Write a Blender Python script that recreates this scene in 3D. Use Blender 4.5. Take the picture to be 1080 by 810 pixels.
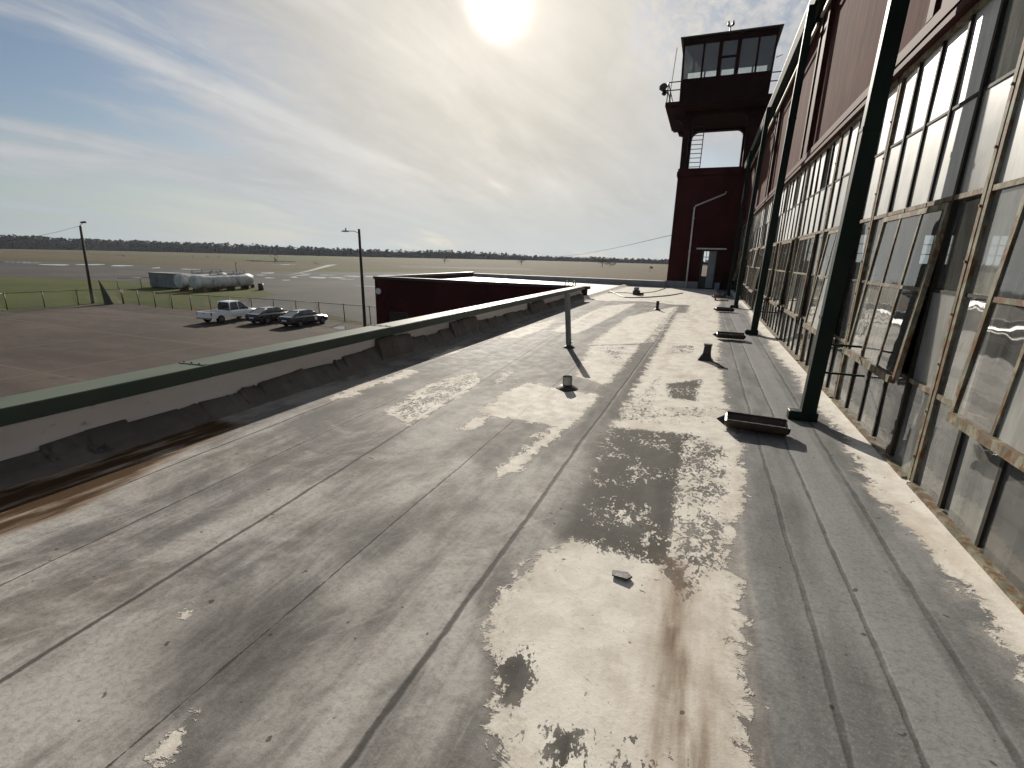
import bpy, math, random
import numpy as np
from mathutils import Vector, Matrix
random.seed(7); rng = np.random.default_rng(7)
S = bpy.context.scene
for o in list(bpy.data.objects): bpy.data.objects.remove(o)
COL = S.collection
R = math.radians

# ------------------------------------------------------------------ camera
F, HL, SL, VPX = 500.0, 256.0, 0.0257, 745.0
def ray(px, py): return Vector((px-540, py-405, F))
up = ray(1000, HL+1000*SL).cross(ray(0, HL)); up.normalize()
if up.y > 0: up = -up
Yc = ray(VPX, HL+SL*VPX); Yc -= up*Yc.dot(up); Yc.normalize()
Xc = Yc.cross(up)
def d(px, py):
    v = ray(px, py); return Vector((Xc.dot(v), Yc.dot(v), up.dot(v)))
def at(px, py, z):                                  # the point of a level surface seen at a place of the photograph
    v = d(px, py); return v*(z/v.z)
def at_y(px, py, y):
    v = d(px, py); return v*(y/v.y)
cam = bpy.data.cameras.new('camera'); co = bpy.data.objects.new('camera', cam); COL.objects.link(co)
right = Vector((Xc.x, Yc.x, up.x)); down = Vector((Xc.y, Yc.y, up.y)); fwd = Vector((Xc.z, Yc.z, up.z))
co.matrix_world = Matrix((( right.x, -down.x, -fwd.x, 0), (right.y, -down.y, -fwd.y, 0), (right.z, -down.z, -fwd.z, 0), (0, 0, 0, 1)))
cam.sensor_width = 36; cam.lens = 36*F/1080; cam.clip_start = .05; cam.clip_end = 20000
S.camera = co

# ------------------------------------------------------------------ light and sky
sv = d(526, 4).normalized()                        # where the sun stands
EL = math.asin(sv.z); AZ = math.atan2(sv.x, sv.y)
sun = bpy.data.lights.new('sun', 'SUN'); sun.energy = 5.0; sun.angle = R(.53); sun.color = (1, .93, .82)
so = bpy.data.objects.new('sun', sun); COL.objects.link(so); so.rotation_euler = sv.to_track_quat('Z', 'Y').to_euler()
S.view_settings.view_transform = 'Standard'; S.view_settings.look = 'None'
S.view_settings.exposure = 0.38; S.view_settings.gamma = 1
W = bpy.data.worlds.new('World'); S.world = W; W.use_nodes = True

class NT:                                           # small node-tree writer
    def __init__(s, t): s.t = t; t.nodes.clear()
    def n(s, typ, **kw):
        nd = s.t.nodes.new(typ)
        for k, v in kw.items():
            if k.startswith('_'): nd.inputs[k[1:].replace('_', ' ')].default_value = v
            else: setattr(nd, k, v)
        return nd
    def l(s, a, b): s.t.links.new(a, b)
    def put(s, inp, v):
        if isinstance(v, bpy.types.NodeSocket): s.l(v, inp)
        elif isinstance(v, (tuple, list)) and len(v) == 3 and inp.type == 'RGBA': inp.default_value = (*v, 1)
        else: inp.default_value = v
    def m(s, op, a, b=0.0, c=0.0, clamp=False):
        nd = s.t.nodes.new('ShaderNodeMath'); nd.operation = op; nd.use_clamp = clamp
        for i, v in enumerate((a, b, c)): s.put(nd.inputs[i], v)
        return nd.outputs[0]
    def v(s, op, a, b=(0, 0, 0)):
        nd = s.t.nodes.new('ShaderNodeVectorMath'); nd.operation = op
        s.put(nd.inputs[0], a); s.put(nd.inputs[1], b)
        return nd.outputs['Value'] if op in ('DOT_PRODUCT', 'LENGTH') else nd.outputs[0]
    def step(s, x, a, b):
        nd = s.t.nodes.new('ShaderNodeMapRange'); nd.interpolation_type = 'SMOOTHSTEP'
        s.put(nd.inputs[0], x); s.put(nd.inputs[1], a); s.put(nd.inputs[2], b)
        return nd.outputs[0]
    def lin(s, x, a, b, c=0., e=1.):
        nd = s.t.nodes.new('ShaderNodeMapRange')
        for i, q in enumerate((x, a, b, c, e)): s.put(nd.inputs[i], q)
        return nd.outputs[0]
    def mix(s, f, a, b, bt='MIX'):
        nd = s.t.nodes.new('ShaderNodeMix'); nd.data_type = 'RGBA'; nd.blend_type = bt
        s.put(nd.inputs[0], f); s.put(nd.inputs[6], a); s.put(nd.inputs[7], b)
        return nd.outputs[2]
    def noise(s, vec, scale, detail=4, rough=.55, dist=0., out='Fac'):
        nd = s.n('ShaderNodeTexNoise', _Scale=scale, _Detail=detail, _Roughness=rough, _Distortion=dist)
        s.put(nd.inputs['Vector'], vec); return nd.outputs[out]
    def scale(s, vec, sc, rot=(0, 0, 0), loc=(0, 0, 0)):
        nd = s.n('ShaderNodeMapping'); s.put(nd.inputs[0], vec)
        nd.inputs['Scale'].default_value = sc; nd.inputs['Rotation'].default_value = rot; nd.inputs['Location'].default_value = loc
        return nd.outputs[0]
    def sep(s, vec):
        nd = s.n('ShaderNodeSeparateXYZ'); s.put(nd.inputs[0], vec); return nd.outputs
    def comb(s, x, y, z):
        nd = s.n('ShaderNodeCombineXYZ')
        for i, q in enumerate((x, y, z)): s.put(nd.inputs[i], q)
        return nd.outputs[0]

SKY = (14, 7.7, 3.4, 1.2, 5.6)
t = NT(W.node_tree)
sky = t.n('ShaderNodeTexSky', sky_type='NISHITA'); sky.sun_disc = False
sky.sun_elevation = EL; sky.sun_rotation = AZ; sky.air_density = 1.0; sky.dust_density = 0.8; sky.ozone_density = 2.0
bg = t.n('ShaderNodeBackground', _Strength=.050); t.l(sky.outputs[0], bg.inputs[0])
g = t.n('ShaderNodeTexCoord').outputs['Generated']
x, y, z = t.sep(g)
zz = t.m('ADD', t.m('MAXIMUM', z, 0.0), .26)
pl = t.comb(t.m('DIVIDE', x, zz), t.m('DIVIDE', y, zz), 0.)
n1 = t.noise(t.scale(t.scale(pl, (1, 1, 1), (0, 0, R(SKY[0]))), (1.5, .42, 1), (0, 0, 0), (SKY[1], SKY[2], 0)), 1.9, 9, .56, .5)
n2 = t.noise(t.scale(t.scale(pl, (1, 1, 1), (0, 0, R(SKY[0]))), (1.0, .55, 1), (0, 0, 0), (SKY[3], SKY[4], 0)), 1.3, 4, .5, .3)
n3 = t.noise(t.scale(pl, (1, .7, 1), (0, 0, 0), (2., 1., 0)), 6.5, 7, .62, .9)
dots = t.v('DOT_PRODUCT', g, tuple(sv))
ang = t.m('ARCCOSINE', t.m('MINIMUM', dots, .99999))        # radians from the sun
veil = t.m('POWER', 2.718, t.m('MULTIPLY', ang, -1.9))       # cirrus is thickest round the sun
cov = t.m('ADD', t.m('ADD', t.m('MULTIPLY', n1, 1.10), t.m('MULTIPLY', n2, .75)), t.m('MULTIPLY', veil, .95))
cov = t.m('ADD', cov, t.m('MULTIPLY', n3, .10))
mask = t.step(cov, 1.10, 1.42)
mask = t.m('MULTIPLY', mask, .95)
# mackerel patch high on the right
reg = t.m('MULTIPLY', t.step(t.m('ADD', t.m('DIVIDE', x, zz), t.m('MULTIPLY', t.m('SUBTRACT', n1, .5), .5)), -.30, -.20), t.step(t.m('DIVIDE', y, zz), 2.1, 1.4))
mk = t.noise(t.scale(pl, (1.5, 1, 1), (0, 0, R(40))), 20., 5, .6, .5)
mask = t.m('ADD', t.m('MULTIPLY', mask, t.m('SUBTRACT', 1., reg)), t.m('MULTIPLY', reg, t.lin(mk, .38, .62, .30, 1.0)), clamp=True)
# light of the thin cloud: bright near the sun by forward scattering
fw = t.m('ADD', .18, t.m('MULTIPLY', t.m('POWER', 2.718, t.m('MULTIPLY', ang, -1.0)), .45))
fw = t.m('MULTIPLY', fw, t.m('MULTIPLY', t.lin(n3, .3, .7, .95, 1.04), t.lin(n1, .32, .68, .80, 1.14)))
ccol = t.mix(t.step(ang, .12, .62), (1.0, .94, .83), (.94, .965, 1.0))
cb = t.n('ShaderNodeBackground'); t.l(ccol, cb.inputs[0]); t.l(fw, cb.inputs[1])
hz = t.m('MULTIPLY', t.step(z, .16, .0), .85)               # milky air low over the horizon
hb = t.n('ShaderNodeBackground', _Strength=1.); t.l(t.mix(t.step(ang, 1.1, .3), (.25, .315, .36), (.44, .465, .46)), hb.inputs[0])
mx = t.n('ShaderNodeMixShader'); t.l(mask, mx.inputs[0]); t.l(bg.outputs[0], mx.inputs[1]); t.l(cb.outputs[0], mx.inputs[2])
gl = t.m('ADD', t.m('MULTIPLY', t.m('POWER', 2.718, t.m('MULTIPLY', t.m('MULTIPLY', ang, ang), -1250.)), 5.0),
         t.m('MULTIPLY', t.m('POWER', 2.718, t.m('MULTIPLY', ang, -9.)), .30))
gb = t.n('ShaderNodeBackground', _Color=(1, .93, .80, 1)); t.l(gl, gb.inputs[1])
mh = t.n('ShaderNodeMixShader'); t.l(hz, mh.inputs[0]); t.l(mx.outputs[0], mh.inputs[1]); t.l(hb.outputs[0], mh.inputs[2])
ad = t.n('ShaderNodeAddShader'); t.l(mh.outputs[0], ad.inputs[0]); t.l(gb.outputs[0], ad.inputs[1])
wo = t.n('ShaderNodeOutputWorld'); t.l(ad.outputs[0], wo.inputs[0])
W.cycles.sampling_method = 'MANUAL'; W.cycles.sample_map_resolution = 1024
S.cycles.max_bounces = 8; S.cycles.transparent_max_bounces = 16; S.cycles.sample_clamp_indirect = 6

# ------------------------------------------------------------------ materials
M = {}
def mat(name, c1, c2=None, rough=.7, scale=3., stretch=(1, 1, 1), lo=.35, hi=.65, metal=0., c3=None, s3=20., lo3=.6, hi3=.7, bump=0., bs=60., spec=.5, detail=6, coat=0.):
    m = bpy.data.materials.new(name); m.use_nodes = True; t = NT(m.node_tree)
    b = t.n('ShaderNodeBsdfPrincipled'); o = t.n('ShaderNodeOutputMaterial'); t.l(b.outputs[0], o.inputs[0])
    tc = t.n('ShaderNodeTexCoord').outputs['Object']
    v = t.scale(tc, stretch)
    c = (*c1, 1)
    if c2:
        f = t.step(t.noise(v, scale, detail, .6), lo, hi); c = t.mix(f, c1, c2)
    if c3:
        f3 = t.step(t.noise(v, s3, 6, .65, .3), lo3, hi3); c = t.mix(f3, c, c3)
    t.put(b.inputs['Base Color'], c)
    b.inputs['Roughness'].default_value = rough; b.inputs['Metallic'].default_value = metal
    b.inputs['Specular IOR Level'].default_value = spec; b.inputs['Coat Weight'].default_value = coat
    if bump:
        bp = t.n('ShaderNodeBump', _Strength=.6, _Distance=bump); t.l(t.noise(v, bs, 5, .6), bp.inputs['Height']); t.l(bp.outputs[0], b.inputs['Normal'])
    M[name] = m; return m

mat('red_siding', (.040, .0105, .0085), (.076, .024, .0185), .9, 1.8, (1, 1.5, .4), .32, .68, c3=(.105, .048, .038), s3=2.6, lo3=.5, hi3=.7, bump=.02, bs=3, spec=.08)
mat('red_trim', (.045, .012, .010), (.070, .022, .018), .7, 3, (1, 1, 1), spec=.1, c3=(.09, .035, .028), s3=9, lo3=.6, hi3=.72)
mat('tower_brick', (.034, .0065, .006), (.052, .011, .010), .85, 1.2, (1, 1, .6), spec=.15, c3=(.018, .006, .006), s3=5, lo3=.55, hi3=.7, bump=.004, bs=30)
mat('tower_dark', (.018, .0045, .004), (.028, .008, .007), .8, 2, spec=.15)
mat('green_metal', (.006, .014, .010), (.010, .021, .015), .5, 3, (1, 1, .4), c3=(.035, .05, .04), s3=14, lo3=.64, hi3=.8, spec=.18)
mat('green_coping', (.060, .078, .055), (.090, .108, .076), .55, 1.6, (1, .5, 1), spec=.15, c3=(.07, .10, .075), s3=6, lo3=.6, hi3=.75)
mat('green_fascia', (.012, .032, .022), (.022, .045, .032), .45, 2)
mat('cream_coping', (.27, .265, .205), (.35, .34, .275), .65, 1.6, (1, .5, 1), c3=(.25, .25, .18), s3=6, lo3=.6, hi3=.75)
mat('white_paint', (.80, .78, .79), (.68, .66, .67), .7, 1.4, (1, .6, 1), c3=(.36, .35, .35), s3=9, lo3=.62, hi3=.75)
mat('tar_flashing', (.085, .077, .069), (.14, .127, .113), .6, 3, (1, 1, .35), .4, .7, c3=(.022, .018, .016), s3=5, lo3=.55, hi3=.7, bump=.012, bs=9)
mat('steel_frame', (.115, .108, .075), (.24, .225, .16), .7, 9, (1, 1, .5), .40, .62, c3=(.125, .055, .022), s3=20, lo3=.44, hi3=.62, bump=.004, bs=70, spec=.2)
mat('steel_bar_shaded', (.014, .013, .010), (.030, .026, .019), .7, 5, (1, 1, 1), c3=(.065, .030, .015), s3=26, lo3=.50, hi3=.72, bump=.003, bs=70, spec=.2)  # darker copy of the frame steel, side shade of the bars in its colour
mat('white_roofing', (.72, .69, .63), (.58, .55, .49), .45, .7, (1, 1, 1), .35, .7, c3=(.30, .28, .25), s3=2.2, lo3=.62, hi3=.74, bump=.004, bs=20)
mat('grey_base', (.20, .20, .20), (.28, .28, .28), .7, 2)
mat('gutter_green', (.006, .012, .009), (.010, .018, .013), .7, 3, spec=.15)
mat('gutter_trim', (.30, .31, .30), (.22, .23, .22), .6, 3)
mat('galvanized', (.22, .23, .22), (.32, .33, .31), .45, 5, (1, 1, .4), metal=.6, c3=(.14, .14, .13), s3=14)
mat('grey_pipe', (.15, .16, .155), (.22, .23, .22), .55, 5, (1, 1, .5), c3=(.09, .09, .085), s3=14)
mat('black_metal', (.015, .013, .012), (.028, .024, .022), .45, 6, c3=(.07, .04, .025), s3=12, lo3=.6, hi3=.75)
mat('dark_tar', (.018, .016, .015), (.035, .03, .027), .6, 6, bump=.006, bs=25)
mat('pan_metal', (.05, .035, .026), (.085, .06, .042), .5, 4, c3=(.15, .12, .09), s3=9, lo3=.62, hi3=.75, metal=.2)
mat('white_metal', (.66, .66, .65), (.52, .52, .51), .4, 3)
mat('pole_wood', (.030, .023, .018), (.055, .042, .033), .85, 4, (3, 3, .3), bump=.01, bs=30)
mat('fence_steel', (.035, .034, .033), (.055, .054, .052), .5, 5, metal=.3)
mat('tank_white', (.62, .62, .60), (.38, .38, .37), .6, 1.1, (1, 1, .5), c3=(.22, .10, .055), s3=.7, lo3=.56, hi3=.66, spec=.25)
mat('container_grey', (.15, .158, .158), (.20, .208, .208), .6, 1.)
mat('rust', (.20, .085, .04), (.11, .045, .025), .8, 4)
mat('car_white', (.85, .85, .85), None, .25, coat=.6)
mat('car_black', (.008, .008, .010), None, .22, coat=.8)
mat('car_charcoal', (.014, .013, .015), None, .24, coat=.8)
mat('car_glass', (.010, .011, .012), None, .06, spec=.8)
mat('rubber', (.014, .014, .014), None, .95, spec=.05)
mat('alloy', (.16, .16, .165), None, .35, metal=.8)
mat('red_lens', (.20, .012, .012), None, .2)
mat('lamp_lens', (.6, .6, .58), None, .15)
mat('chrome', (.6, .6, .6), None, .2, metal=1.)
mat('bark', (.055, .045, .038), (.09, .075, .06), .9, 6)
mat('far_leaf', (.020, .026, .020), (.036, .040, .028), .9, .05, (1, 1, 1), .35, .65)
mat('bush_leaf', (.035, .045, .025), (.06, .062, .035), .9, .4)
mat('red_cloth', (.45, .03, .03), None, .7)
mat('concrete_wall', (.12, .12, .12), (.18, .18, .175), .8, 2)
mat('inside_floor', (.17, .17, .165), (.24, .24, .23), .5, .5)
mat('inside_wall', (.20, .21, .20), (.27, .27, .26), .8, .6)
mat('door_blue', (.18, .20, .22), (.24, .26, .28), .5, 2)
mat('cab_blue', (.02, .03, .16), None, .6)
mat('asphalt', (.038, .034, .032), (.064, .057, .052), .9, .06, (1, 1, 1), .35, .65, spec=.1, c3=(.070, .064, .058), s3=.5, lo3=.55, hi3=.75)
mat('line_white', (.095, .088, .078), (.06, .056, .05), .7, 2.5)
mat('puddle', (.02, .02, .022), None, .03, spec=.9)

def glass_mat():
    m = bpy.data.materials.new('old_glass'); m.use_nodes = True; t = NT(m.node_tree)
    at_ = t.n('ShaderNodeAttribute', attribute_name='pane').outputs['Fac']
    tc = t.n('ShaderNodeTexCoord').outputs['Object']
    dirt = t.noise(t.scale(tc, (1, 3, 1)), 2.2, 6, .6)
    dirt2 = t.noise(t.scale(tc, (1, 8, .6)), 3., 5, .65)
    pt = t.noise(t.scale(tc, (1, .7, .7)), .9, 3, .5)
    f = t.m('MULTIPLY', t.lin(at_, 0, 1, .05, .90), t.lin(dirt, .3, .7, .55, 1.25))
    f = t.m('ADD', f, t.m('MULTIPLY', t.step(dirt2, .5, .8), .16), clamp=True)
    tr = t.n('ShaderNodeBsdfTransparent', _Color=(.80, .84, .83, 1))
    df = t.n('ShaderNodeBsdfDiffuse', _Color=(.56, .56, .52, 1)); tl = t.n('ShaderNodeBsdfTranslucent', _Color=(.6, .6, .56, 1))
    m1 = t.n('ShaderNodeMixShader'); m1.inputs[0].default_value = .4; t.l(df.outputs[0], m1.inputs[1]); t.l(tl.outputs[0], m1.inputs[2])
    m2 = t.n('ShaderNodeMixShader'); t.l(f, m2.inputs[0]); t.l(tr.outputs[0], m2.inputs[1]); t.l(m1.outputs[0], m2.inputs[2])
    bp = t.n('ShaderNodeBump', _Strength=.35, _Distance=.01); t.l(t.noise(tc, 2.5, 2), bp.inputs['Height'])
    gs = t.n('ShaderNodeBsdfGlossy', _Color=(.95, .95, .95, 1)); t.l(t.lin(at_, .58, .80, .025, .46), gs.inputs['Roughness']); t.l(bp.outputs[0], gs.inputs['Normal'])
    fr = t.n('ShaderNodeFresnel', _IOR=1.75); t.l(bp.outputs[0], fr.inputs['Normal'])
    m3 = t.n('ShaderNodeMixShader'); t.l(t.m('ADD', fr.outputs[0], .03, clamp=True), m3.inputs[0]); t.l(m2.outputs[0], m3.inputs[1]); t.l(gs.outputs[0], m3.inputs[2])
    o = t.n('ShaderNodeOutputMaterial'); t.l(m3.outputs[0], o.inputs[0]); M['old_glass'] = m
glass_mat()

# ------------------------------------------------------------------ mesh building
class MB:
    def __init__(s): s.v = []; s.f = []; s.mi = []; s.sm = []; s.at = []
    def add(s, vs, fs, mi=0, smooth=False, a=0.):
        o = len(s.v); s.v += [tuple(p) for p in vs]
        for f in fs: s.f.append([i+o for i in f]); s.mi.append(mi); s.sm.append(smooth); s.at.append(a)
        return s
    def box(s, x0, x1, y0, y1, z0, z1, mi=0):
        return s.add([(x0,y0,z0),(x1,y0,z0),(x1,y1,z0),(x0,y1,z0),(x0,y0,z1),(x1,y0,z1),(x1,y1,z1),(x0,y1,z1)],
                     [(3,2,1,0),(4,5,6,7),(0,1,5,4),(1,2,6,5),(2,3,7,6),(3,0,4,7)], mi)
    def bbox(s, x0, x1, y0, y1, z0, z1, b=.01, mi=0):                 # box with chamfered edges
        r = []
        for zc, i in ((z0, b), (z0+b, 0), (z1-b, 0), (z1, b)):
            X0, X1, Y0, Y1 = x0+i, x1-i, y0+i, y1-i
            r.append([(X0+b,Y0,zc),(X1-b,Y0,zc),(X1,Y0+b,zc),(X1,Y1-b,zc),(X1-b,Y1,zc),(X0+b,Y1,zc),(X0,Y1-b,zc),(X0,Y0+b,zc)])
        return s.loft(r, mi)
    def loft(s, rings, mi=0, smooth=False, cap=True):
        n = len(rings[0]); vs = [p for r in rings for p in r]; fs = []
        for k in range(len(rings)-1):
            for i in range(n): j = (i+1) % n; fs.append((k*n+i, k*n+j, (k+1)*n+j, (k+1)*n+i))
        s.add(vs, fs, mi, smooth)
        if cap:
            o = len(s.v)-len(vs)
            for f in ([o+i for i in range(n)][::-1], [o+(len(rings)-1)*n+i for i in range(n)]): s.f.append(f); s.mi.append(mi); s.sm.append(False); s.at.append(0.)
        return s
    def tube(s, pts, r, n=8, mi=0, smooth=True, cap=True):
        pts = [Vector(p) for p in pts]; rings = []
        rr = r if isinstance(r, (list, tuple)) else [r]*len(pts)
        for i, p in enumerate(pts):
            q = (pts[min(i+1, len(pts)-1)]-pts[max(i-1, 0)]).normalized()
            a = q.orthogonal().normalized() if abs(q.z) > .9 else q.cross(Vector((0, 0, 1))).normalized()
            if abs(q.z) > .9: a = (Vector((1, 0, 0))-q*q.x).normalized()
            b = q.cross(a)
            rings.append([p+(a*math.cos(2*math.pi*k/n)+b*math.sin(2*math.pi*k/n))*rr[i] for k in range(n)])
        return s.loft(rings, mi, smooth, cap)
    def prism(s, poly, axis, a, b, mi=0):                              # polygon in the other two axes, swept a..b
        def P(u, w, c): return {'x': (c, u, w), 'y': (u, c, w), 'z': (u, w, c)}[axis]
        return s.loft([[P(u, w, a) for u, w in poly], [P(u, w, b) for u, w in poly]], mi)
    def quad(s, a, b, c, e, mi=0, at=0.): return s.add([a, b, c, e], [(0, 1, 2, 3)], mi, False, at)
    def build(s, name, mats, parent=None, origin=(0, 0, 0), attr=None):
        me = bpy.data.meshes.new(name); o3 = Vector(origin)
        me.from_pydata([Vector(p)-o3 for p in s.v], [], s.f)
        for k in (mats if isinstance(mats, (list, tuple)) else [mats]): me.materials.append(M[k])
        me.polygons.foreach_set('material_index', s.mi); me.polygons.foreach_set('use_smooth', s.sm)
        if attr:
            A = me.attributes.new(attr, 'FLOAT', 'FACE'); A.data.foreach_set('value', s.at)
        me.update(); o = bpy.data.objects.new(name, me); COL.objects.link(o)
        if parent: o.parent = parent
        else: o.location = o3
        return o
def tag(o, label=None, cat=None, group=None, kind=None):
    if label: o['label'] = label
    if cat: o['category'] = cat
    if group: o['group'] = group
    if kind: o['kind'] = kind
    return o
def thing(name, label, cat, loc=(0, 0, 0), rz=0., group=None):
    o = bpy.data.objects.new(name, None); o.location = loc; o.rotation_euler = (0, 0, rz); o.empty_display_size = .3
    COL.objects.link(o); return tag(o, label, cat, group)
def copy_tree(o, parent=None):
    c = o.copy(); COL.objects.link(c)
    if parent: c.parent = parent
    for ch in list(o.children): copy_tree(ch, c)
    return c

ZR, ZG = -1.65, -6.9            # roof and ground level below the eye

# ------------------------------------------------------------------ ground, lot, airfield
def ground_mat():
    m = bpy.data.materials.new('field'); m.use_nodes = True; t = NT(m.node_tree)
    b = t.n('ShaderNodeBsdfPrincipled'); o = t.n('ShaderNodeOutputMaterial'); t.l(b.outputs[0], o.inputs[0])
    tc = t.n('ShaderNodeTexCoord').outputs['Object']
    a = t.noise(t.scale(tc, (.3, 1, 1), (0, 0, R(35))), .012, 6, .6)
    b2 = t.noise(tc, .25, 6, .65); c3 = t.noise(tc, 4., 4, .6)
    c = t.mix(t.step(a, .40, .62), (.095, .064, .030), (.056, .052, .018))
    c = t.mix(t.step(b2, .40, .72), c, (.036, .039, .014)); c = t.mix(t.m('MULTIPLY', t.step(c3, .45, .7), .5), c, (.12, .092, .048))
    t.put(b.inputs['Base Color'], c); b.inputs['Roughness'].default_value = .95; b.inputs['Specular IOR Level'].default_value = .1
    bp = t.n('ShaderNodeBump', _Strength=.8, _Distance=.25); t.l(t.noise(tc, 1.4, 6, .7), bp.inputs['Height']); t.l(bp.outputs[0], b.inputs['Normal'])
    M['field'] = m
    m2 = bpy.data.materials.new('green_grass'); m2.use_nodes = True; t = NT(m2.node_tree)
    b = t.n('ShaderNodeBsdfPrincipled'); o = t.n('ShaderNodeOutputMaterial'); t.l(b.outputs[0], o.inputs[0])
    tc = t.n('ShaderNodeTexCoord').outputs['Object']
    c = t.mix(t.step(t.noise(tc, .10, 6, .6), .38, .62), (.068, .078, .012), (.046, .060, .010))
    c = t.mix(t.step(t.noise(t.scale(tc, (.5, 1, 1), (0, 0, R(60))), .35, 5, .65), .5, .7), c, (.075, .062, .026))
    t.put(b.inputs['Base Color'], c); b.inputs['Roughness'].default_value = .95; b.inputs['Specular IOR Level'].default_value = .1
    bp = t.n('ShaderNodeBump', _Strength=.9, _Distance=.2); t.l(t.noise(tc, 2.4, 6, .7), bp.inputs['Height']); t.l(bp.outputs[0], b.inputs['Normal'])
    M['green_grass'] = m2
    m3 = bpy.data.materials.new('old_concrete'); m3.use_nodes = True; t = NT(m3.node_tree)
    b = t.n('ShaderNodeBsdfPrincipled'); o = t.n('ShaderNodeOutputMaterial'); t.l(b.outputs[0], o.inputs[0])
    tc = t.n('ShaderNodeTexCoord').outputs['Object']
    c = t.mix(t.step(t.noise(t.scale(tc, (.35, 1, 1), (0, 0, R(-25))), .22, 7, .65), .35, .68), (.050, .039, .031), (.086, .068, .054))
    c = t.mix(t.step(t.noise(tc, .9, 6, .7), .55, .75), c, (.030, .024, .019))
    c = t.mix(t.m('MULTIPLY', t.step(t.noise(t.scale(tc, (.2, 1, 1), (0, 0, R(20))), .8, 6, .7), .62, .75), .6), c, (.12, .10, .085))
    w = t.n('ShaderNodeTexWave', wave_type='BANDS', _Scale=.033, _Distortion=.35, _Detail=2.); w.bands_direction = 'X'; t.l(tc, w.inputs[0])
    w2 = t.n('ShaderNodeTexWave', wave_type='BANDS', _Scale=.033, _Distortion=.35, _Detail=2.); w2.bands_direction = 'Y'; t.l(tc, w2.inputs[0])
    j = t.m('MAXIMUM', t.step(w.outputs['Fac'], .9985, .9998), t.step(w2.outputs['Fac'], .9985, .9998))
    c = t.mix(t.m('MULTIPLY', j, .55), c, (.115, .098, .082))
    t.put(b.inputs['Base Color'], c); b.inputs['Roughness'].default_value = .9; b.inputs['Specular IOR Level'].default_value = .1
    bp = t.n('ShaderNodeBump', _Strength=.5, _Distance=.05); t.l(t.noise(tc, 5, 5, .7), bp.inputs['Height']); t.l(bp.outputs[0], b.inputs['Normal'])
    M['old_concrete'] = m3
ground_mat()
def sheet(name, pts, z, m, kind='structure'):
    b = MB(); b.add([(p[0], p[1], z) for p in pts], [list(range(len(pts)))])
    o = b.build(name, m); 
    if o.data.polygons[0].normal.z < 0: o.data.flip_normals()
    return tag(o, kind=kind)
gx = [-1500, -1100, -700, -300, -80, 60, 300, 700, 1100, 1500]; b = MB()
for i in range(9):
    for j in range(9): b.quad((gx[i], gx[j], ZG), (gx[i+1], gx[j], ZG), (gx[i+1], gx[j+1], ZG), (gx[i], gx[j+1], ZG))
tag(b.build('ground', 'field'), kind='structure')
G = lambda px, py, dz=0: at(px, py, ZG+dz)
ap = [(-260, 270.5), (0, 276.8), (150, 281), (270, 286), (400, 287.2), (480, 288), (585, 291), (700, 299), (620, 330), (400, 345), (340, 330), (284, 329), (230, 320), (262, 316), (292, 311), (268, 303), (165, 298), (150, 297), (0, 292), (-260, 284)]
sheet('apron', [G(*p) for p in ap], ZG+.004, 'asphalt')
gr = [(-260, 284), (0, 292), (150, 297), (165, 298), (268, 303), (292, 311), (262, 316), (230, 320), (195, 324.5), (182, 326), (98, 321.5), (0, 328.5), (-200, 342)]
sheet('grass', [G(*p) for p in gr], ZG+.010, 'green_grass')
lot = [G(-200, 342), G(0, 328.5), G(98, 321.2), G(140, 319.5), G(182, 326), G(240, 331), G(330, 336), G(400, 346)]
lot = lot+[Vector((-4.9, 26, 0)), Vector((-4.9, -40, 0)), Vector((-90, -40, 0))]
sheet('parking_lot', lot, ZG+.014, 'old_concrete')
sheet('grass', [G(*p) for p in [(240, 269.6), (420, 273), (440, 274.3), (300, 274.6), (250, 273)]], ZG+.012, 'green_grass')
sheet('grass', [G(*p) for p in [(290, 283.3), (380, 283), (470, 284), (520, 285), (400, 286.2), (300, 285.6)]], ZG+.012, 'green_grass')
sheet('taxiway', [G(*p) for p in [(0, 274.9), (60, 276.2), (150, 279.4), (262, 284), (262, 285), (150, 280.8), (0, 276.8)]], ZG+.008, 'asphalt')
sheet('taxiway', [G(*p) for p in [(420, 280.5), (560, 283.5), (560, 284.6), (420, 281.7)]], ZG+.016, 'asphalt')
sheet('taxiway', [G(*p) for p in [(345, 279.5), (356, 278.8), (330, 285.5), (314, 288.6), (300, 291), (322, 286)]], ZG+.020, 'line_white')
def puddle(px, py, w, h, rot=0.):
    pts = []
    n = 18; ph = random.random()*6
    for k in range(n):
        a = 2*math.pi*k/n; rr = 1+.22*math.sin(2*a+ph)+.16*math.sin(3*a+2*ph)+random.uniform(-.08, .08)
        pts.append(G(px+math.cos(a)*w*rr, py+math.sin(a)*h*rr+math.cos(a)*w*rr*rot))
    sheet('puddle', pts, ZG+.024, 'puddle')
for p in [(15, 276.4, 16, .7, .02), (58, 279.3, 14, .7, .03), (96, 279.2, 13, .6, 0), (128, 280.3, 13, .5, .01), (165, 282.6, 4, .5, 0), (290, 275.9, 22, .45, .012), (268, 274.8, 12, .3, 0),
          (283, 288, 6, .6, 0), (284, 293.2, 5, .5, 0), (310, 292.5, 4, .6, 0), (322, 289.2, 5, .5, 0), (336, 292.8, 11, .7, .02), (355, 293, 9, .6, 0), (372, 291.5, 10, .6, .02), (394, 291.8, 9, .8, 0), (388, 302, 14, .3, 0), (359, 346, 8, 1.3, -.03), (300, 279.2, 10, .25, 0), (33, 277.2, 12, .4, .02), (200, 284, 9, .35, .02), (318, 290.8, 7, .35, 0), (345, 290.2, 8, .3, 0), (366, 294.6, 7, .4, 0), (408, 290.4, 9, .5, 0), (436, 289.6, 8, .3, 0), (275, 290.2, 5, .35, 0), (302, 295.5, 6, .3, 0)]:
    puddle(*p)

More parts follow.
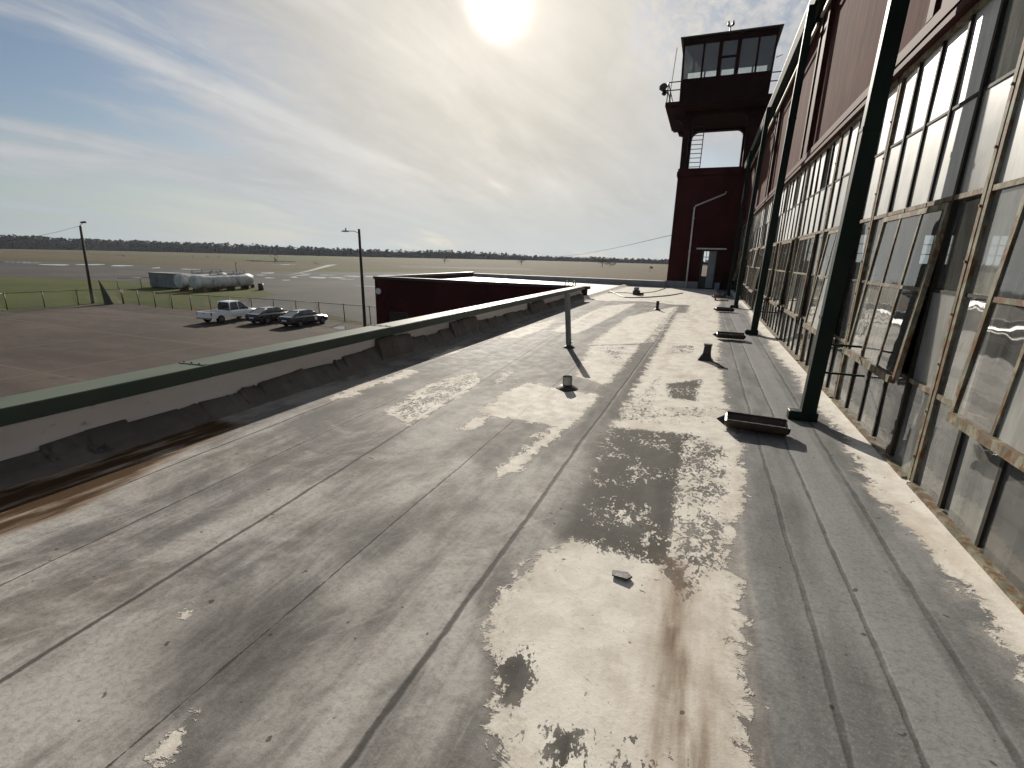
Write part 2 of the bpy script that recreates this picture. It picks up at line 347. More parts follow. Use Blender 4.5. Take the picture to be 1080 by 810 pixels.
# far woods, as one mass along the edge of the airfield
b = MB(); P0 = [(-340, 254), (-150, 257.6), (0, 261), (150, 264.5), (300, 268.4), (400, 270.6), (560, 273.2), (720, 275.6), (860, 279.5)]
def tl(px):
    for (a, ya), (c, yc) in zip(P0, P0[1:]):
        if a <= px <= c: return ya+(yc-ya)*(px-a)/(c-a)
prof = lambda px: np.interp(px, [-340, 0, 110, 200, 260, 330, 400, 470, 520, 560, 600, 720, 860], [19, 16.5, 14, 14, 14, 12, 11, 12.5, 11, 7.5, 7.5, 7, 7])
px = -340.
while px < 860:
    dr = d(px, 270); dr.z = 0; dr.normalize(); D = 820+60*math.sin(px*.013)
    c = dr*D; side = Vector((-dr.y, dr.x, 0)); rag = .07 if px < 240 else .20; h = prof(px)*random.uniform(1-rag, 1+rag)*D/850; bare = random.random() < (.08 if px < 240 else .35)
    hw = random.uniform(3, 6.5)
    b.tube([c+Vector((0, 0, ZG)), c+Vector((0, 0, ZG+h*.8))], [.35, .12], 4)
    for lay in range(2):
        c2 = c+dr*random.uniform(-4, 22)
        for k in range(42 if not bare else 26):
            u = random.uniform(-1, 1); zt = random.uniform(.02, 1)**.8
            wd = hw*(1-.75*max(zt-.45, 0)/.55)
            p = c2+side*u*wd+dr*random.uniform(-hw, hw)*.5+Vector((0, 0, ZG+h*zt)); q = random.uniform(.35, 1.15)*(.55 if bare else 1)
            n1_ = Vector((random.gauss(0, 1), random.gauss(0, 1), random.gauss(0, 1))).normalized(); n2_ = n1_.orthogonal().normalized()
            n3_ = n1_.cross(n2_)
            b.quad(p-n2_*q-n3_*q, p+n2_*q-n3_*q*.7, p+n2_*q*.8+n3_*q, p-n2_*q*.7+n3_*q)
    # dense understorey behind the front trunks
    hb = h*random.uniform(.62, .80)*(1.12 if px < 240 else 1); e = c+dr*14
    b.add([e-side*7+Vector((0,0,ZG)), e+side*7+Vector((0,0,ZG)), e+side*5.5+Vector((0,0,ZG+hb*.9)), e+side*1.5+Vector((0,0,ZG+hb)), e-side*3+Vector((0,0,ZG+hb*.93)), e-side*6+Vector((0,0,ZG+hb*.7)), e+dr*9+Vector((0,0,ZG))],
          [(0,1,2,3,4,5), (1,6,2), (2,6,3), (3,6,4), (4,6,5), (5,6,0)])
    px += random.uniform(1.4, 2.9)*(.8 if 250 < px < 560 else 1)
tag(b.build('far_woods', 'far_leaf'), 'dark belt of distant woods along the horizon beyond the airfield', 'woods', kind='stuff')

def tree(px, py, hpx, name, label, cat, wide=.5, n=150, bare=False, group=None):
    c = G(px, py); D = c.length; h = hpx/F*(fwd.dot(c)); root = thing(name, label, cat, c, 0, group)
    t_ = MB(); t_.tube([(0, 0, 0), (h*.02, 0, h*.3), (-h*.02, 0, h*.75)], [h*.035, h*.026, h*.008], 6)
    for k in range(7):
        a = random.uniform(0, 6.3); z0 = h*random.uniform(.18, .55); t_.tube([(0, 0, z0), (math.cos(a)*h*wide*.4, math.sin(a)*h*wide*.4, z0+h*.2), (math.cos(a)*h*wide*.75, math.sin(a)*h*wide*.75, z0+h*.33)], [h*.013, h*.008, h*.003], 5)
    t_.build('trunk', 'bark', root)
    l = MB()
    cl = [(random.gauss(0, .45)*h*wide, random.gauss(0, .45)*h*wide, h*random.uniform(.25, .92)) for _ in range(9)]
    for k in range(n):
        cx = random.choice(cl); q = h*random.uniform(.02, .05)
        p = Vector(cx)+Vector((random.gauss(0, 1), random.gauss(0, 1), random.gauss(0, .8)))*h*.11
        if p.z < h*.05: continue
        a_ = Vector((random.gauss(0, 1), random.gauss(0, 1), random.gauss(0, 1))).normalized(); b_ = a_.orthogonal().normalized(); c_ = a_.cross(b_)
        l.quad(p-b_*q-c_*q, p+b_*q-c_*q, p+b_*q+c_*q*.8, p-b_*q*.6+c_*q)
    l.build('crown', 'bush_leaf', root)
tree(635, 281.5, 10, 'field_tree', 'dark clump tree in the brown field just left of the tower', 'tree', .8, 170)
tree(643, 281.3, 8, 'field_tree', 'lower bush touching the right side of the clump tree near the tower', 'bush', .7, 120)
tree(550, 279.4, 8, 'field_tree', 'small lone dark tree in the field behind the wing roof', 'tree', .55, 110)
tree(469, 277.5, 7, 'field_tree', 'thin solitary tree right of the street lamp in the open field', 'tree', .5, 80)
tree(290, 277.2, 9, 'field_tree', 'slender bare tree beside the long puddle in the field', 'tree', .4, 60)
tree(333, 279.5, 4, 'field_bush', 'small round bush in the field right of the bare tree', 'bush', .8, 60)
tree(130, 271, 3.2, 'field_bush', 'low wide dark bush far out in the brown field at left', 'bush', 1.8, 90)
for i, (px, py, l_) in enumerate([(203, 271.5, 'leftmost of three dark specks of brush at the field edge by the woods'), (219, 272, 'middle of three dark specks of brush at the field edge by the woods'), (231, 272.3, 'rightmost of three dark specks of brush at the field edge by the woods')]):
    tree(px, py, 2.6, 'field_bush', l_, 'bush', .8, 40, group='specks of brush before the woods')

# ------------------------------------------------------------------ annex building with the roof underfoot
def roof_mat():
    m = bpy.data.materials.new('roof_membrane'); m.use_nodes = True; t = NT(m.node_tree)
    b = t.n('ShaderNodeBsdfPrincipled'); o = t.n('ShaderNodeOutputMaterial'); t.l(b.outputs[0], o.inputs[0])
    tc = t.n('ShaderNodeTexCoord').outputs['Object']; x, y, z = t.sep(tc)
    A = lambda n: t.n('ShaderNodeAttribute', attribute_name=n).outputs['Fac']
    fine = t.noise(tc, 42, 5, .7); mid = t.noise(tc, 5.5, 6, .62, .4); big = t.noise(tc, .9, 5, .6)
    flake = t.noise(t.scale(tc, (1, .62, 1), (0, 0, R(-18))), 26, 4, .62, .9)
    flake2 = t.noise(tc, 7, 6, .68, .6)
    streak = t.noise(t.scale(tc, (3.2, .38, 1), (0, 0, R(9))), 1.6, 7, .62, .3)
    cross = t.noise(t.scale(tc, (1, .8, 1), (0, 0, R(25))), .75, 8, .68, .5)
    # bare membrane
    c = t.mix(t.step(t.m('ADD', t.m('MULTIPLY', streak, .45), t.m('MULTIPLY', t.noise(tc, 1.15, 9, .66, .8), .55)), .40, .60), (.152, .145, .136), (.40, .382, .356))
    c = t.mix(t.m('MULTIPLY', t.step(cross, .50, .64), .70), c, t.mix(t.step(big, .4, .6), (.095, .086, .078), (.120, .104, .088)))
    wk = t.noise(t.scale(t.scale(tc, (1, 1, 1), (0, 0, R(32))), (6, .6, 1)), 2.2, 5, .6, .4)
    c = t.mix(t.m('MULTIPLY', t.step(wk, .58, .74), .45), c, (.44, .41, .375))
    c = t.mix(t.m('MULTIPLY', t.step(mid, .55, .75), .65), c, (.34, .31, .275))
    gr_ = t.noise(tc, 95, 4, .75); c = t.mix(t.m('MULTIPLY', t.step(fine, .42, .68), .32), c, (.075, .067, .060)); c = t.mix(t.m('MULTIPLY', t.step(gr_, .5, .72), .28), c, (.38, .36, .335)); sc_ = t.noise(t.scale(tc, (9, .5, 1), (0, 0, R(-6))), 3, 5, .6); c = t.mix(t.m('MULTIPLY', t.step(sc_, .58, .70), .40), c, (.34, .315, .285))
    # the bare membrane turns darker toward the far half
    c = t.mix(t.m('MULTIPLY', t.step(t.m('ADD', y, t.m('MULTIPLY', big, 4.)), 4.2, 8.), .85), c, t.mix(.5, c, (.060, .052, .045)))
    # strip along the wall, newer grey sheets
    cw = t.mix(t.step(t.noise(t.scale(tc, (2.5, .6, 1)), 1.7, 6, .6), .34, .68), (.135, .133, .13), (.225, .222, .218))
    cw = t.mix(t.m('MULTIPLY', t.step(t.m('ABSOLUTE', t.m('SUBTRACT', x, 1.03)), .14, .11), .7), cw, (.25, .248, .245))
    cw = t.mix(t.m('MULTIPLY', t.step(gr_, .48, .72), .40), cw, (.33, .325, .315)); cw = t.mix(t.m('MULTIPLY', t.step(fine, .45, .7), .40), cw, (.075, .073, .07))
    cw = t.mix(t.m('MULTIPLY', t.step(t.noise(t.scale(tc, (1, 5, 1)), 4, 6, .65), .55, .75), .4), cw, (.085, .082, .08))
    edge = t.m('ADD', x, t.m('MULTIPLY', t.m('SUBTRACT', mid, .5), .10))
    c = t.mix(t.step(edge, .40, .44), c, cw)
    # seams
    seam = None
    for a, k, w in ((-.92, .0125, .013), (-2.31, -.058, .012), (-3.62, -.03, .010), (.665, 0., .012), (.90, 0., .010), (1.19, .008, .014), (-1.62, -.01, .004), (-3.05, -.03, .004)):
        dd = t.m('ABSOLUTE', t.m('SUBTRACT', t.m('ADD', x, t.m('MULTIPLY', t.m('SUBTRACT', big, .5), .05)), t.m('ADD', a, t.m('MULTIPLY', y, k))))
        s_ = t.step(t.m('ADD', dd, t.m('MULTIPLY', t.m('SUBTRACT', flake2, .5), .022)), w*1.7, w*.5)
        seam = s_ if seam is None else t.m('MAXIMUM', seam, s_)
    c = t.mix(t.m('MULTIPLY', t.m('MULTIPLY', seam, t.step(x, .55, .45)), .8), c, (.040, .036, .033)); c = t.mix(t.m('MULTIPLY', t.m('MULTIPLY', seam, t.step(x, .45, .55)), t.lin(mid, .35, .65, .25, .75)), c, (.055, .052, .05))
    # white coating that is left in patches
    cm = t.m('ADD', A('coat'), t.m('ADD', t.m('MULTIPLY', t.m('SUBTRACT', flake2, .5), .42), t.m('MULTIPLY', t.m('SUBTRACT', flake, .5), .12)))
    thin = t.m('MULTIPLY', t.step(cm, -.13, .0), t.m('MULTIPLY', t.step(mid, .38, .66), .38)); rim = t.step(cm, .10, .0)
    cm = t.step(cm, -.014, .014)
    wn = t.m('MULTIPLY', A('worn'), t.lin(t.noise(t.scale(tc, (1, .8, 1)), 3.6, 4, .6), .35, .62, .72, 1.12)); wth = t.m('SUBTRACT', .74, t.m('MULTIPLY', wn, .40))
    fl_ = t.m('ADD', t.m('MULTIPLY', flake, .6), t.m('MULTIPLY', t.noise(t.scale(tc, (1, .7, 1)), 70, 4, .7), .4))
    wr = t.step(fl_, wth, t.m('ADD', wth, .025))
    cm = t.m('MULTIPLY', cm, t.m('SUBTRACT', 1., wr))
    # chips scattered over the coat
    chip = t.step(t.noise(tc, 16, 3, .5, 1.5), .72, .735); cm = t.m('MULTIPLY', cm, t.m('SUBTRACT', 1., chip))
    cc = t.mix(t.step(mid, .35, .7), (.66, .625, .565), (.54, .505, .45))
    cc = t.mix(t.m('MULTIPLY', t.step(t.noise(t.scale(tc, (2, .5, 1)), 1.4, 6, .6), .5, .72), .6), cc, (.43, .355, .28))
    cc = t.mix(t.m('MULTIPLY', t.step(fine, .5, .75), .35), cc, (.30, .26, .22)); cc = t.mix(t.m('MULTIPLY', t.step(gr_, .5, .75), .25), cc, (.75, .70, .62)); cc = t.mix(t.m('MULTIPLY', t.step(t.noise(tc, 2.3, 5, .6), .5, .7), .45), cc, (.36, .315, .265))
    c = t.mix(t.m('MULTIPLY', A('worn'), .92, clamp=True), c, (.048, .044, .037))
    cc = t.mix(t.m('MULTIPLY', rim, t.lin(fine, .35, .65, .15, .75)), cc, (.40, .355, .30))
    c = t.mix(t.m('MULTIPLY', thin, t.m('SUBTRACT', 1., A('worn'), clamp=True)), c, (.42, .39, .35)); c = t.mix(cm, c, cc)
    st = t.m('MULTIPLY', A('stain'), t.lin(t.noise(t.scale(tc, (4, .6, 1)), 2.4, 6, .6), .3, .65, .1, 1.25), clamp=True)
    c = t.mix(t.step(st, .02, .45), c, t.mix(.6, c, (.20, .132, .080))); c = t.mix(t.step(st, .25, .95), c, (.060, .034, .016))
    sp = t.step(t.noise(tc, 15, 2, .5), .73, .75); c = t.mix(t.m('MULTIPLY', sp, .7), c, (.04, .03, .02))
    t.put(b.inputs['Base Color'], c)
    rg = t.lin(cm, 0, 1, .70, .76); rg = t.m('ADD', rg, t.m('MULTIPLY', t.m('SUBTRACT', mid, .5), .25)); t.l(rg, b.inputs['Roughness'])
    b.inputs['Specular IOR Level'].default_value = .06
    hgt = t.m('ADD', t.m('MULTIPLY', cm, .9), t.m('ADD', t.m('MULTIPLY', fine, .22), t.m('MULTIPLY', mid, .6)))
    hgt = t.m('ADD', hgt, t.m('ADD', t.m('MULTIPLY', streak, .5), t.m('MULTIPLY', t.noise(tc, 120, 3, .7), .16))); hgt = t.m('SUBTRACT', hgt, t.m('MULTIPLY', seam, .6))
    bp = t.n('ShaderNodeBump', _Strength=.55, _Distance=.010); t.l(hgt, bp.inputs['Height']); t.l(bp.outputs[0], b.inputs['Normal'])
    M['roof_membrane'] = m
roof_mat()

def seg_sd(X, Y, poly):                              # signed distance, positive inside
    dmin = np.full(X.shape, 1e9); ins = np.zeros(X.shape, bool); n = len(poly)
    for i in range(n):
        x0, y0 = poly[i]; x1, y1 = poly[(i+1) % n]; ex, ey = x1-x0, y1-y0
        tt = np.clip(((X-x0)*ex+(Y-y0)*ey)/(ex*ex+ey*ey+1e-12), 0, 1)
        dmin = np.minimum(dmin, np.hypot(X-x0-tt*ex, Y-y0-tt*ey))
        cnd = ((y0 > Y) != (y1 > Y)) & (X < (x1-x0)*(Y-y0)/((y1-y0) if y1 != y0 else 1e-9)+x0); ins ^= cnd
    return np.where(ins, dmin, -dmin)
RP = lambda pts: [tuple(at(px, py, ZR)[:2]) for px, py in pts]
coat_polys = [
 RP([(524, 900), (527, 810), (513, 655), (535, 620), (560, 590), (600, 563), (625, 520), (650, 450), (690, 378), (715, 330), (757, 330), (755, 385), (765, 440), (778, 470), (775, 600), (797, 810), (815, 900)]),
 RP([(530, 416), (558, 404), (574, 408), (630, 418), (601, 447), (511, 434)]), RP([(485, 452), (530, 430), (540, 413), (570, 404), (566, 412), (625, 418), (600, 445), (570, 470), (520, 515), (525, 498), (560, 470), (585, 448), (515, 436), (500, 452)]),
 RP([(623, 364), (664, 334), (715, 323), (688, 361)]), RP([(608, 397), (626, 365), (673, 364), (655, 388), (638, 405)]),
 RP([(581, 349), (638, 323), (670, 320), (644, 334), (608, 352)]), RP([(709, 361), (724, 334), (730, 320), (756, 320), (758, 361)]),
 RP([(410, 436), (450, 408), (500, 392), (505, 402), (460, 430), (432, 446)]), RP([(350, 421), (385, 404), (402, 402), (366, 419)]), RP([(404, 402), (432, 391), (438, 393), (410, 404)]),
 RP([(152, 808), (172, 785), (186, 770), (189, 776), (170, 800), (160, 812)]), RP([(455, 378), (485, 366), (480, 372)]), RP([(522, 404), (532, 393), (538, 392), (526, 404)]),
 RP([(528, 356), (548, 346), (584, 337), (578, 345), (545, 356)]), RP([(184, 650), (196, 645), (190, 652)]),
 [(1.42, -6), (1.45, 2.4), (1.47, 2.75), (1.43, 3), (1.36, 4.1), (1.48, 5.6), (1.36, 7.), (1.46, 8.), (1.38, 10), (1.45, 12), (1.36, 14), (1.5, 18), (1.4, 24), (1.45, 32), (2, 32), (2, -6)],
 [(-6, 19.6), (-3.6, 19.3), (-2.0, 20.2), (-.9, 19.4), (.6, 20.1), (.75, 22), (.7, 32), (-6, 32)]]
worn_polys = [(RP([(588, 566), (606, 520), (632, 470), (645, 450), (740, 458), (768, 475), (766, 540), (765, 595), (720, 640), (695, 600), (640, 582)]), .16, .90),
 (RP([(518, 692), (562, 684), (566, 712), (545, 752), (522, 748)]), .12, .95), (RP([(575, 765), (618, 765), (606, 830), (575, 830)]), .08, 1.0),
 (RP([(620, 770), (720, 790), (730, 840), (520, 840), (526, 760)]), .25, .60), (RP([(768, 458), (770, 540), (765, 595), (735, 625), (712, 590), (705, 470)]), .05, .62), (RP([(700, 404), (742, 400), (735, 424), (705, 420)]), .15, .9), (RP([(690, 430), (665, 448), (762, 450), (765, 436)]), .2, .45),
 (RP([(410, 436), (450, 408), (500, 392), (505, 402), (460, 430), (432, 446)]), .1, .62), (RP([(485, 452), (526, 434), (512, 438)]), .06, .5), (RP([(600, 445), (570, 470), (520, 515), (560, 470)]), .2, .6),
 (RP([(650, 395), (626, 365), (673, 364), (660, 380)]), .5, .62), (RP([(515, 440), (590, 449), (560, 475), (520, 500), (480, 470), (495, 455)]), .06, .6), (RP([(150, 680), (260, 620), (340, 650), (300, 720), (200, 790)]), .35, .55), (RP([(330, 560), (400, 530), (430, 560), (380, 600)]), .3, .45),
 (RP([(712, 322), (722, 322), (650, 440), (600, 470), (640, 400)]), .12, .6), (RP([(500, 400), (600, 360), (610, 395), (560, 405), (520, 412)]), .3, .5), (RP([(330, 420), (470, 380), (480, 392), (340, 440)]), .3, .4), (RP([(704, 364), (760, 364), (759, 373), (700, 374)]), .25, .62), (RP([(700, 392), (640, 440), (655, 446), (720, 440), (764, 436), (762, 428), (690, 430)]), .06, .55), (RP([(735, 340), (700, 330), (757, 322)]), .8, .5), (RP([(581, 349), (638, 323), (670, 320), (644, 334), (608, 352)]), .4, .42)]
stain_polys = [(RP([(704, 660), (712, 660), (735, 730), (750, 830), (718, 830), (716, 730)]), .10, .85), (RP([(640, 690), (655, 680), (665, 740), (650, 760)]), .12, .35), (RP([(690, 580), (730, 590), (775, 800), (660, 830)]), .22, .34), (RP([(740, 640), (775, 600), (780, 690)]), .15, .3),
 ([(-4.5, .2), (-3.62, .6), (-3.60, 1.5), (-3.78, 2.1), (-4.02, 3.1), (-4.5, 3.)], .16, 1.15), ([(-4.5, -4), (-3.7, -4), (-3.7, .8), (-4.5, 1)], .2, .7)]
xs = np.arange(-4.62, 1.70, .045); ys = np.concatenate([np.arange(-6, 0, .15), np.arange(0, 7, .045), np.arange(7, 14, .08), np.arange(14, 31.6, .2)])
X, Y = np.meshgrid(xs, ys, indexing='ij')
coat = np.full(X.shape, -9.)
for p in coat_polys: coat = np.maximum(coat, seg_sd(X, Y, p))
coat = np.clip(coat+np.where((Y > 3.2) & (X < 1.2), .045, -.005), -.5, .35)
worn = np.zeros(X.shape); stain = np.zeros(X.shape)
for p, w, k in worn_polys: wv = k*np.clip(seg_sd(X, Y, p)/w+.55, 0, 1); worn = np.where((wv > 0) & (k == .62) & (X > 0), np.minimum(worn, np.maximum(wv, .56)), np.maximum(worn, wv))
for p, w, k in stain_polys: stain = np.maximum(stain, k*np.clip(seg_sd(X, Y, p)/w+.5, 0, 1))
Z = np.full(X.shape, ZR)
def gs(x0, w, a): return a*np.exp(-((X-x0)/w)**2)
for a, k, w, hh in ((-.92, .0125, .05, .004), (-2.31, -.058, .06, .007), (-3.62, -.03, .06, .006), (.665, 0., .05, .006), (.90, 0., .05, .004), (1.19, .008, .06, .008)):
    Z += gs(a+k*Y+.06, w, hh)
ph = rng.uniform(0, 6.3, 8)
for i in range(8):                                   # slack in the sheets
    fx, fy = rng.uniform(.6, 3.4), rng.uniform(.15, .9); Z += .0016*np.sin(fx*X+fy*Y+ph[i])
blk = (np.abs(X+1.6) < .62) & (np.abs(Y-5.2) < .5)
Z += np.where(blk, .007*np.sin((X*.75+Y*.35)*34), 0)
Z += np.clip((X-1.25)/.43, 0, 1)**2*.06              # cant at the foot of the wall
Z += np.clip((-4.25-X)/.3, 0, 1)**2*.10
Z += np.where((Y > 20.3) & (Y < 31), -.0, 0)
b = MB(); nx, ny = X.shape
b.v = list(map(tuple, np.stack([X, Y, Z], -1).reshape(-1, 3))); idx = np.arange(nx*ny).reshape(nx, ny)
b.f = np.stack([idx[:-1, :-1], idx[1:, :-1], idx[1:, 1:], idx[:-1, 1:]], -1).reshape(-1, 4).tolist()
b.mi = [0]*len(b.f); b.sm = [True]*len(b.f)
annex = thing('annex_building', 'long low annex with a patched flat roof and a green capped white parapet', 'building')
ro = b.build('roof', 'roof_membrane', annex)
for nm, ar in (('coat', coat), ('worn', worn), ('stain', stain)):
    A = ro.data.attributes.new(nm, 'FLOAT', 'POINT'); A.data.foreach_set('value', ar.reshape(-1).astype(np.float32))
# parapet
YE = 19.2
b = MB(); b.box(-4.80, -4.56, -6, YE-.02, -6.9, -1.22); pw = b.build('parapet', 'white_paint', annex)
b = MB(); y0 = -6.
while y0 < YE:                                       # sheet-metal cap in lengths
    y1 = min(y0+3.05, YE); j = random.uniform(-.006, .006)
    green = 0 if y0 < 3 else 1
    b.prism([(-4.83, -1.123+j), (-4.44, -1.11+j), (-4.44, -1.2), (-4.83, -1.2)], 'y', y0+.004, y1-.004, 0)
    b.prism([(-4.435, -1.115+j), (-4.43, -1.115+j), (-4.43, -1.235+j), (-4.435, -1.235+j)], 'y', y0+.002, y1-.002, 2)
    b.prism([(-4.47, -1.109+j), (-4.825, -1.122+j), (-4.825, -1.116+j), (-4.47, -1.103+j)], 'y', y1-.04, y1-.006, 0)
    for q in range(3): b.tube([(-4.54-q*.11, y1-.025, -1.11), (-4.54-q*.11, y1-.025, -1.098)], .009, 6, 2)
    y0 = y1
b.build('coping', ['green_coping', 'cream_coping', 'green_fascia'], pw)
# tarred flashing with a torn top edge, sheet by sheet
b = MB(); yy = -6.; hprev = .17
hp = lambda y: np.interp(y, [-6, 1.0, 1.9, 2.0, 2.2, 2.8, 3.6, 4.2, 5., 5.6, 5.65, 6.6, 6.7, 8.0, 8.1, 9.3, 9.4, 12.5, 12.6, 14, 14.1, 19.2], [.14, .15, .17, .235, .20, .175, .20, .22, .25, .26, .385, .39, .24, .25, .39, .39, .25, .22, .37, .36, .22, .26])
pts = []
while yy < YE:
    st = random.choice([.02, .03, .05, .09, .14, .3, .42]); h = hp(yy)*(.85 if yy < 5.2 else .95)+random.uniform(-.022, .022); 
    bulge = .004+.010*math.sin(yy*2.1)+random.uniform(0, .010)+(.05 if hp(yy) > .33 else 0)
    pts.append((yy, h, bulge)); pts.append((yy+st-.004, h+random.uniform(-.02, .02), bulge+random.uniform(-.008, .008))); yy += st
rings = [[(-4.555, y, ZR-.02), (-4.30-bu*.6, y, ZR+.004), (-4.42+bu*.2, y, ZR+.06), (-4.47+bu*.5, y, ZR+h*.6), (-4.535+bu*.55, y, ZR+h), (-4.556, y, ZR+h+.004)] for y, h, bu in pts]
b.loft(rings, 0); b.build('flashing', 'tar_flashing', pw)
b = MB(); b.box(-4.56, 1.66, -6.05, -6.0, -6.9, -1.5); b.build('wall', 'white_paint', annex)
# white metal edge with screws along the foot of the windows
b = MB(); b.prism([(1.60, -1.655), (1.662, -1.61), (1.662, -1.655)], 'y', -5.9, 31.3); 
yy = -5.8
while yy < 31: b.bbox(1.612, 1.630, yy-.009, yy+.009, -1.648, -1.620, .003, 1); yy += .30
fl = b.build('wall_flashing', ['white_metal', 'black_metal'], annex)

# ------------------------------------------------------------------ wing reaching left beyond the parapet
wing = thing('wing_building', 'low dark red wing with a white roof standing left beyond the annex parapet', 'building')
WX0, WX1, WY0, WY1 = -15.6, -4.63, 20.4, 31.5
b = MB(); b.box(WX0, WX1, WY0, WY0+.25, -6.9, -1.30); b.box(WX0, WX0+.25, WY0+.25, WY1, -6.9, -1.30); b.box(WX0+.25, WX1, WY1-.25, WY1, -6.9, -1.7)
b.box(-4.80, -4.63, YE, WY0, -6.9, -1.68)
b.build('wall', 'tower_brick', wing)
b = MB(); b.box(WX0-.05, -4.5, WY0-.05, WY0+.22, -1.30, -1.17); b.box(WX0-.05, WX0+.22, WY0+.22, WY1, -1.30, -1.17); b.build('roof_edge', 'black_metal', wing)
b = MB(); b.add([(WX0+.2, WY0+.2, -1.5), (-4.55, WY0+.2, -1.60), (-4.55, WY1-.25, -1.62), (WX0+.2, WY1-.25, -1.5)], [(0, 1, 2, 3)]); b.box(-4.9, -4.55, 19.25, 20.35, -1.7, -1.60); b.build('roof', 'white_roofing', wing)
b = MB(); b.box(WX0, -2.2, WY1-.24, WY1+.02, -1.75, -1.30); fp = b.build('far_parapet', 'grey_base', wing)
b = MB(); b.box(WX0-.03, -2.2, WY1-.28, WY1+.06, -1.297, -1.26); b.build('coping', 'white_paint', fp)
for wx in (-14.2, -11.4, -8.6): 
    b = MB(); b.box(wx-.55, wx+.55, WY0-.03, WY0-.004, -4.6, -2.9); f_ = b.build('window', 'black_metal', wing)
    b = MB(); b.box(wx-.5, wx+.5, WY0-.042, WY0-.034, -4.55, -2.95); b.build('pane', 'car_glass', f_)
b = MB(); b.tube([(WX0+.28, WY0-.01, -1.9), (WX0+.28, WY0-.12, -1.9)], [.13, .17], 14); fx = b.build('wall_lamp', 'grey_pipe', wing)
b = MB(); b.tube([(WX0+.28, WY0-.122, -1.9), (WX0+.28, WY0-.13, -1.9)], .15, 14); b.build('lens', 'lamp_lens', fx)

# ------------------------------------------------------------------ hangar
hangar = thing('hangar', 'tall dark red hangar with a long wall of rusty steel windows', 'building')
HX, HY0, HY1 = 1.68, -5.44, 31.4; U = 2.42; CW = U/5
ZB = [-1.60, -.90, -.18, .50, 1.21, 1.90]
spouts = [5.74, 12.45, 19.4, 26.3]
b = MB()
b.box(HX, HX+.2, HY0, HY1, -6.9, -1.62); b.box(HX, HX+.2, HY0+15*U, HY1, -1.62, 1.82)
b.box(HX+.03, HX+.2, HY0, HY1, 1.93, 5.35)
b.box(30, 30.2, HY0, HY1, -6.9, .2); b.box(30, 30.2, HY0, HY1, 4.0, 5)
for k in range(7): b.box(30, 30.2, HY0+k*5.9-.8, HY0+k*5.9+.8 if k < 6 else HY1, .2, 4.0)
b.prism([(HX+.2, -6.9), (30, -6.9), (30, 5.1), (16, 9.2), (HX+.2, 5.35)], 'y', HY0, HY0+.2)
b.prism([(HX+.2, 1.55), (30, 1.55), (30, 5.1), (16, 9.2), (HX+.2, 5.35)], 'y', HY1-.2, HY1); b.box(HX+.2, 30, HY1-.2, HY1, -6.9, .12)
GW = [(5.0, 6.2), (7.4, 8.6), (10.2, 11.4), (12.8, 14.0), (15.6, 16.8), (18.4, 19.6), (21.2, 22.4), (24, 25.2)]
for a_, e_ in zip([HX+.2]+[g_[1] for g_ in GW], [g_[0] for g_ in GW]+[30]): b.box(a_, e_, HY1-.2, HY1, .12, 1.55)
b.build('wall', 'red_siding', hangar)
b = MB(); b.box(HX+.2, 30, HY0+.2, HY1-.2, -6.95, -6.88); b.build('floor', 'inside_floor', hangar)
b = MB()
for k in range(6):                                   # far side windows, open to the daylight
    a0, a1 = HY0+k*5.9+.8, HY0+(k+1)*5.9-.8
    for i in range(9): yv = a0+(a1-a0)*i/8; b.box(30.02, 30.1, yv-.03, yv+.03, .2, 4.0)
    for i in range(5): zv = .2+3.8*i/4; b.box(30.03, 30.11, a0, a1, zv-.03, zv+.03)
b.build('far_window', 'steel_frame', hangar)
for a_, e_ in GW:
    b = MB()
    for i in range(4): xv = a_+(e_-a_)*i/3; b.box(xv-.02, xv+.02, HY1-.15, HY1-.1, .12, 1.55)
    for i in range(4): zv = .12+1.43*i/3; b.box(a_, e_, HY1-.145, HY1-.105, zv-.018, zv+.018)
    b.build('gable_window', 'steel_frame', hangar)
b = MB()                                             # trusses and clutter inside
for yy in np.arange(HY0+2.5, HY1, 4.8):
    b.box(HX+.3, 29.9, yy-.06, yy+.06, 4.5, 4.62); b.box(HX+.3, HX+.45, yy-.1, yy+.1, -6.88, 4.5); b.box(29.7, 29.9, yy-.1, yy+.1, -6.88, 4.5)
    for k in range(8): xa = 2+k*3.5; za = 4.9+3.3*(1-abs(xa+1.75-16)/14.5); b.tube([(xa, yy, 4.55), (xa+1.75, yy, za)], .04, 4); b.tube([(xa+1.75, yy, za), (xa+3.5, yy, 4.55)], .04, 4)
for k in range(3): b.box(HX+1.5+k*1.2, HX+1.55+k*1.2, HY0+1, HY1-1, -.3-k*.4, -.22-k*.4)
for k in range(12): b.box(HX+.9, HX+.95, HY0+2+k*3, HY0+2.05+k*3, -6.88, 2.8)
b.build('truss', 'black_metal', hangar)
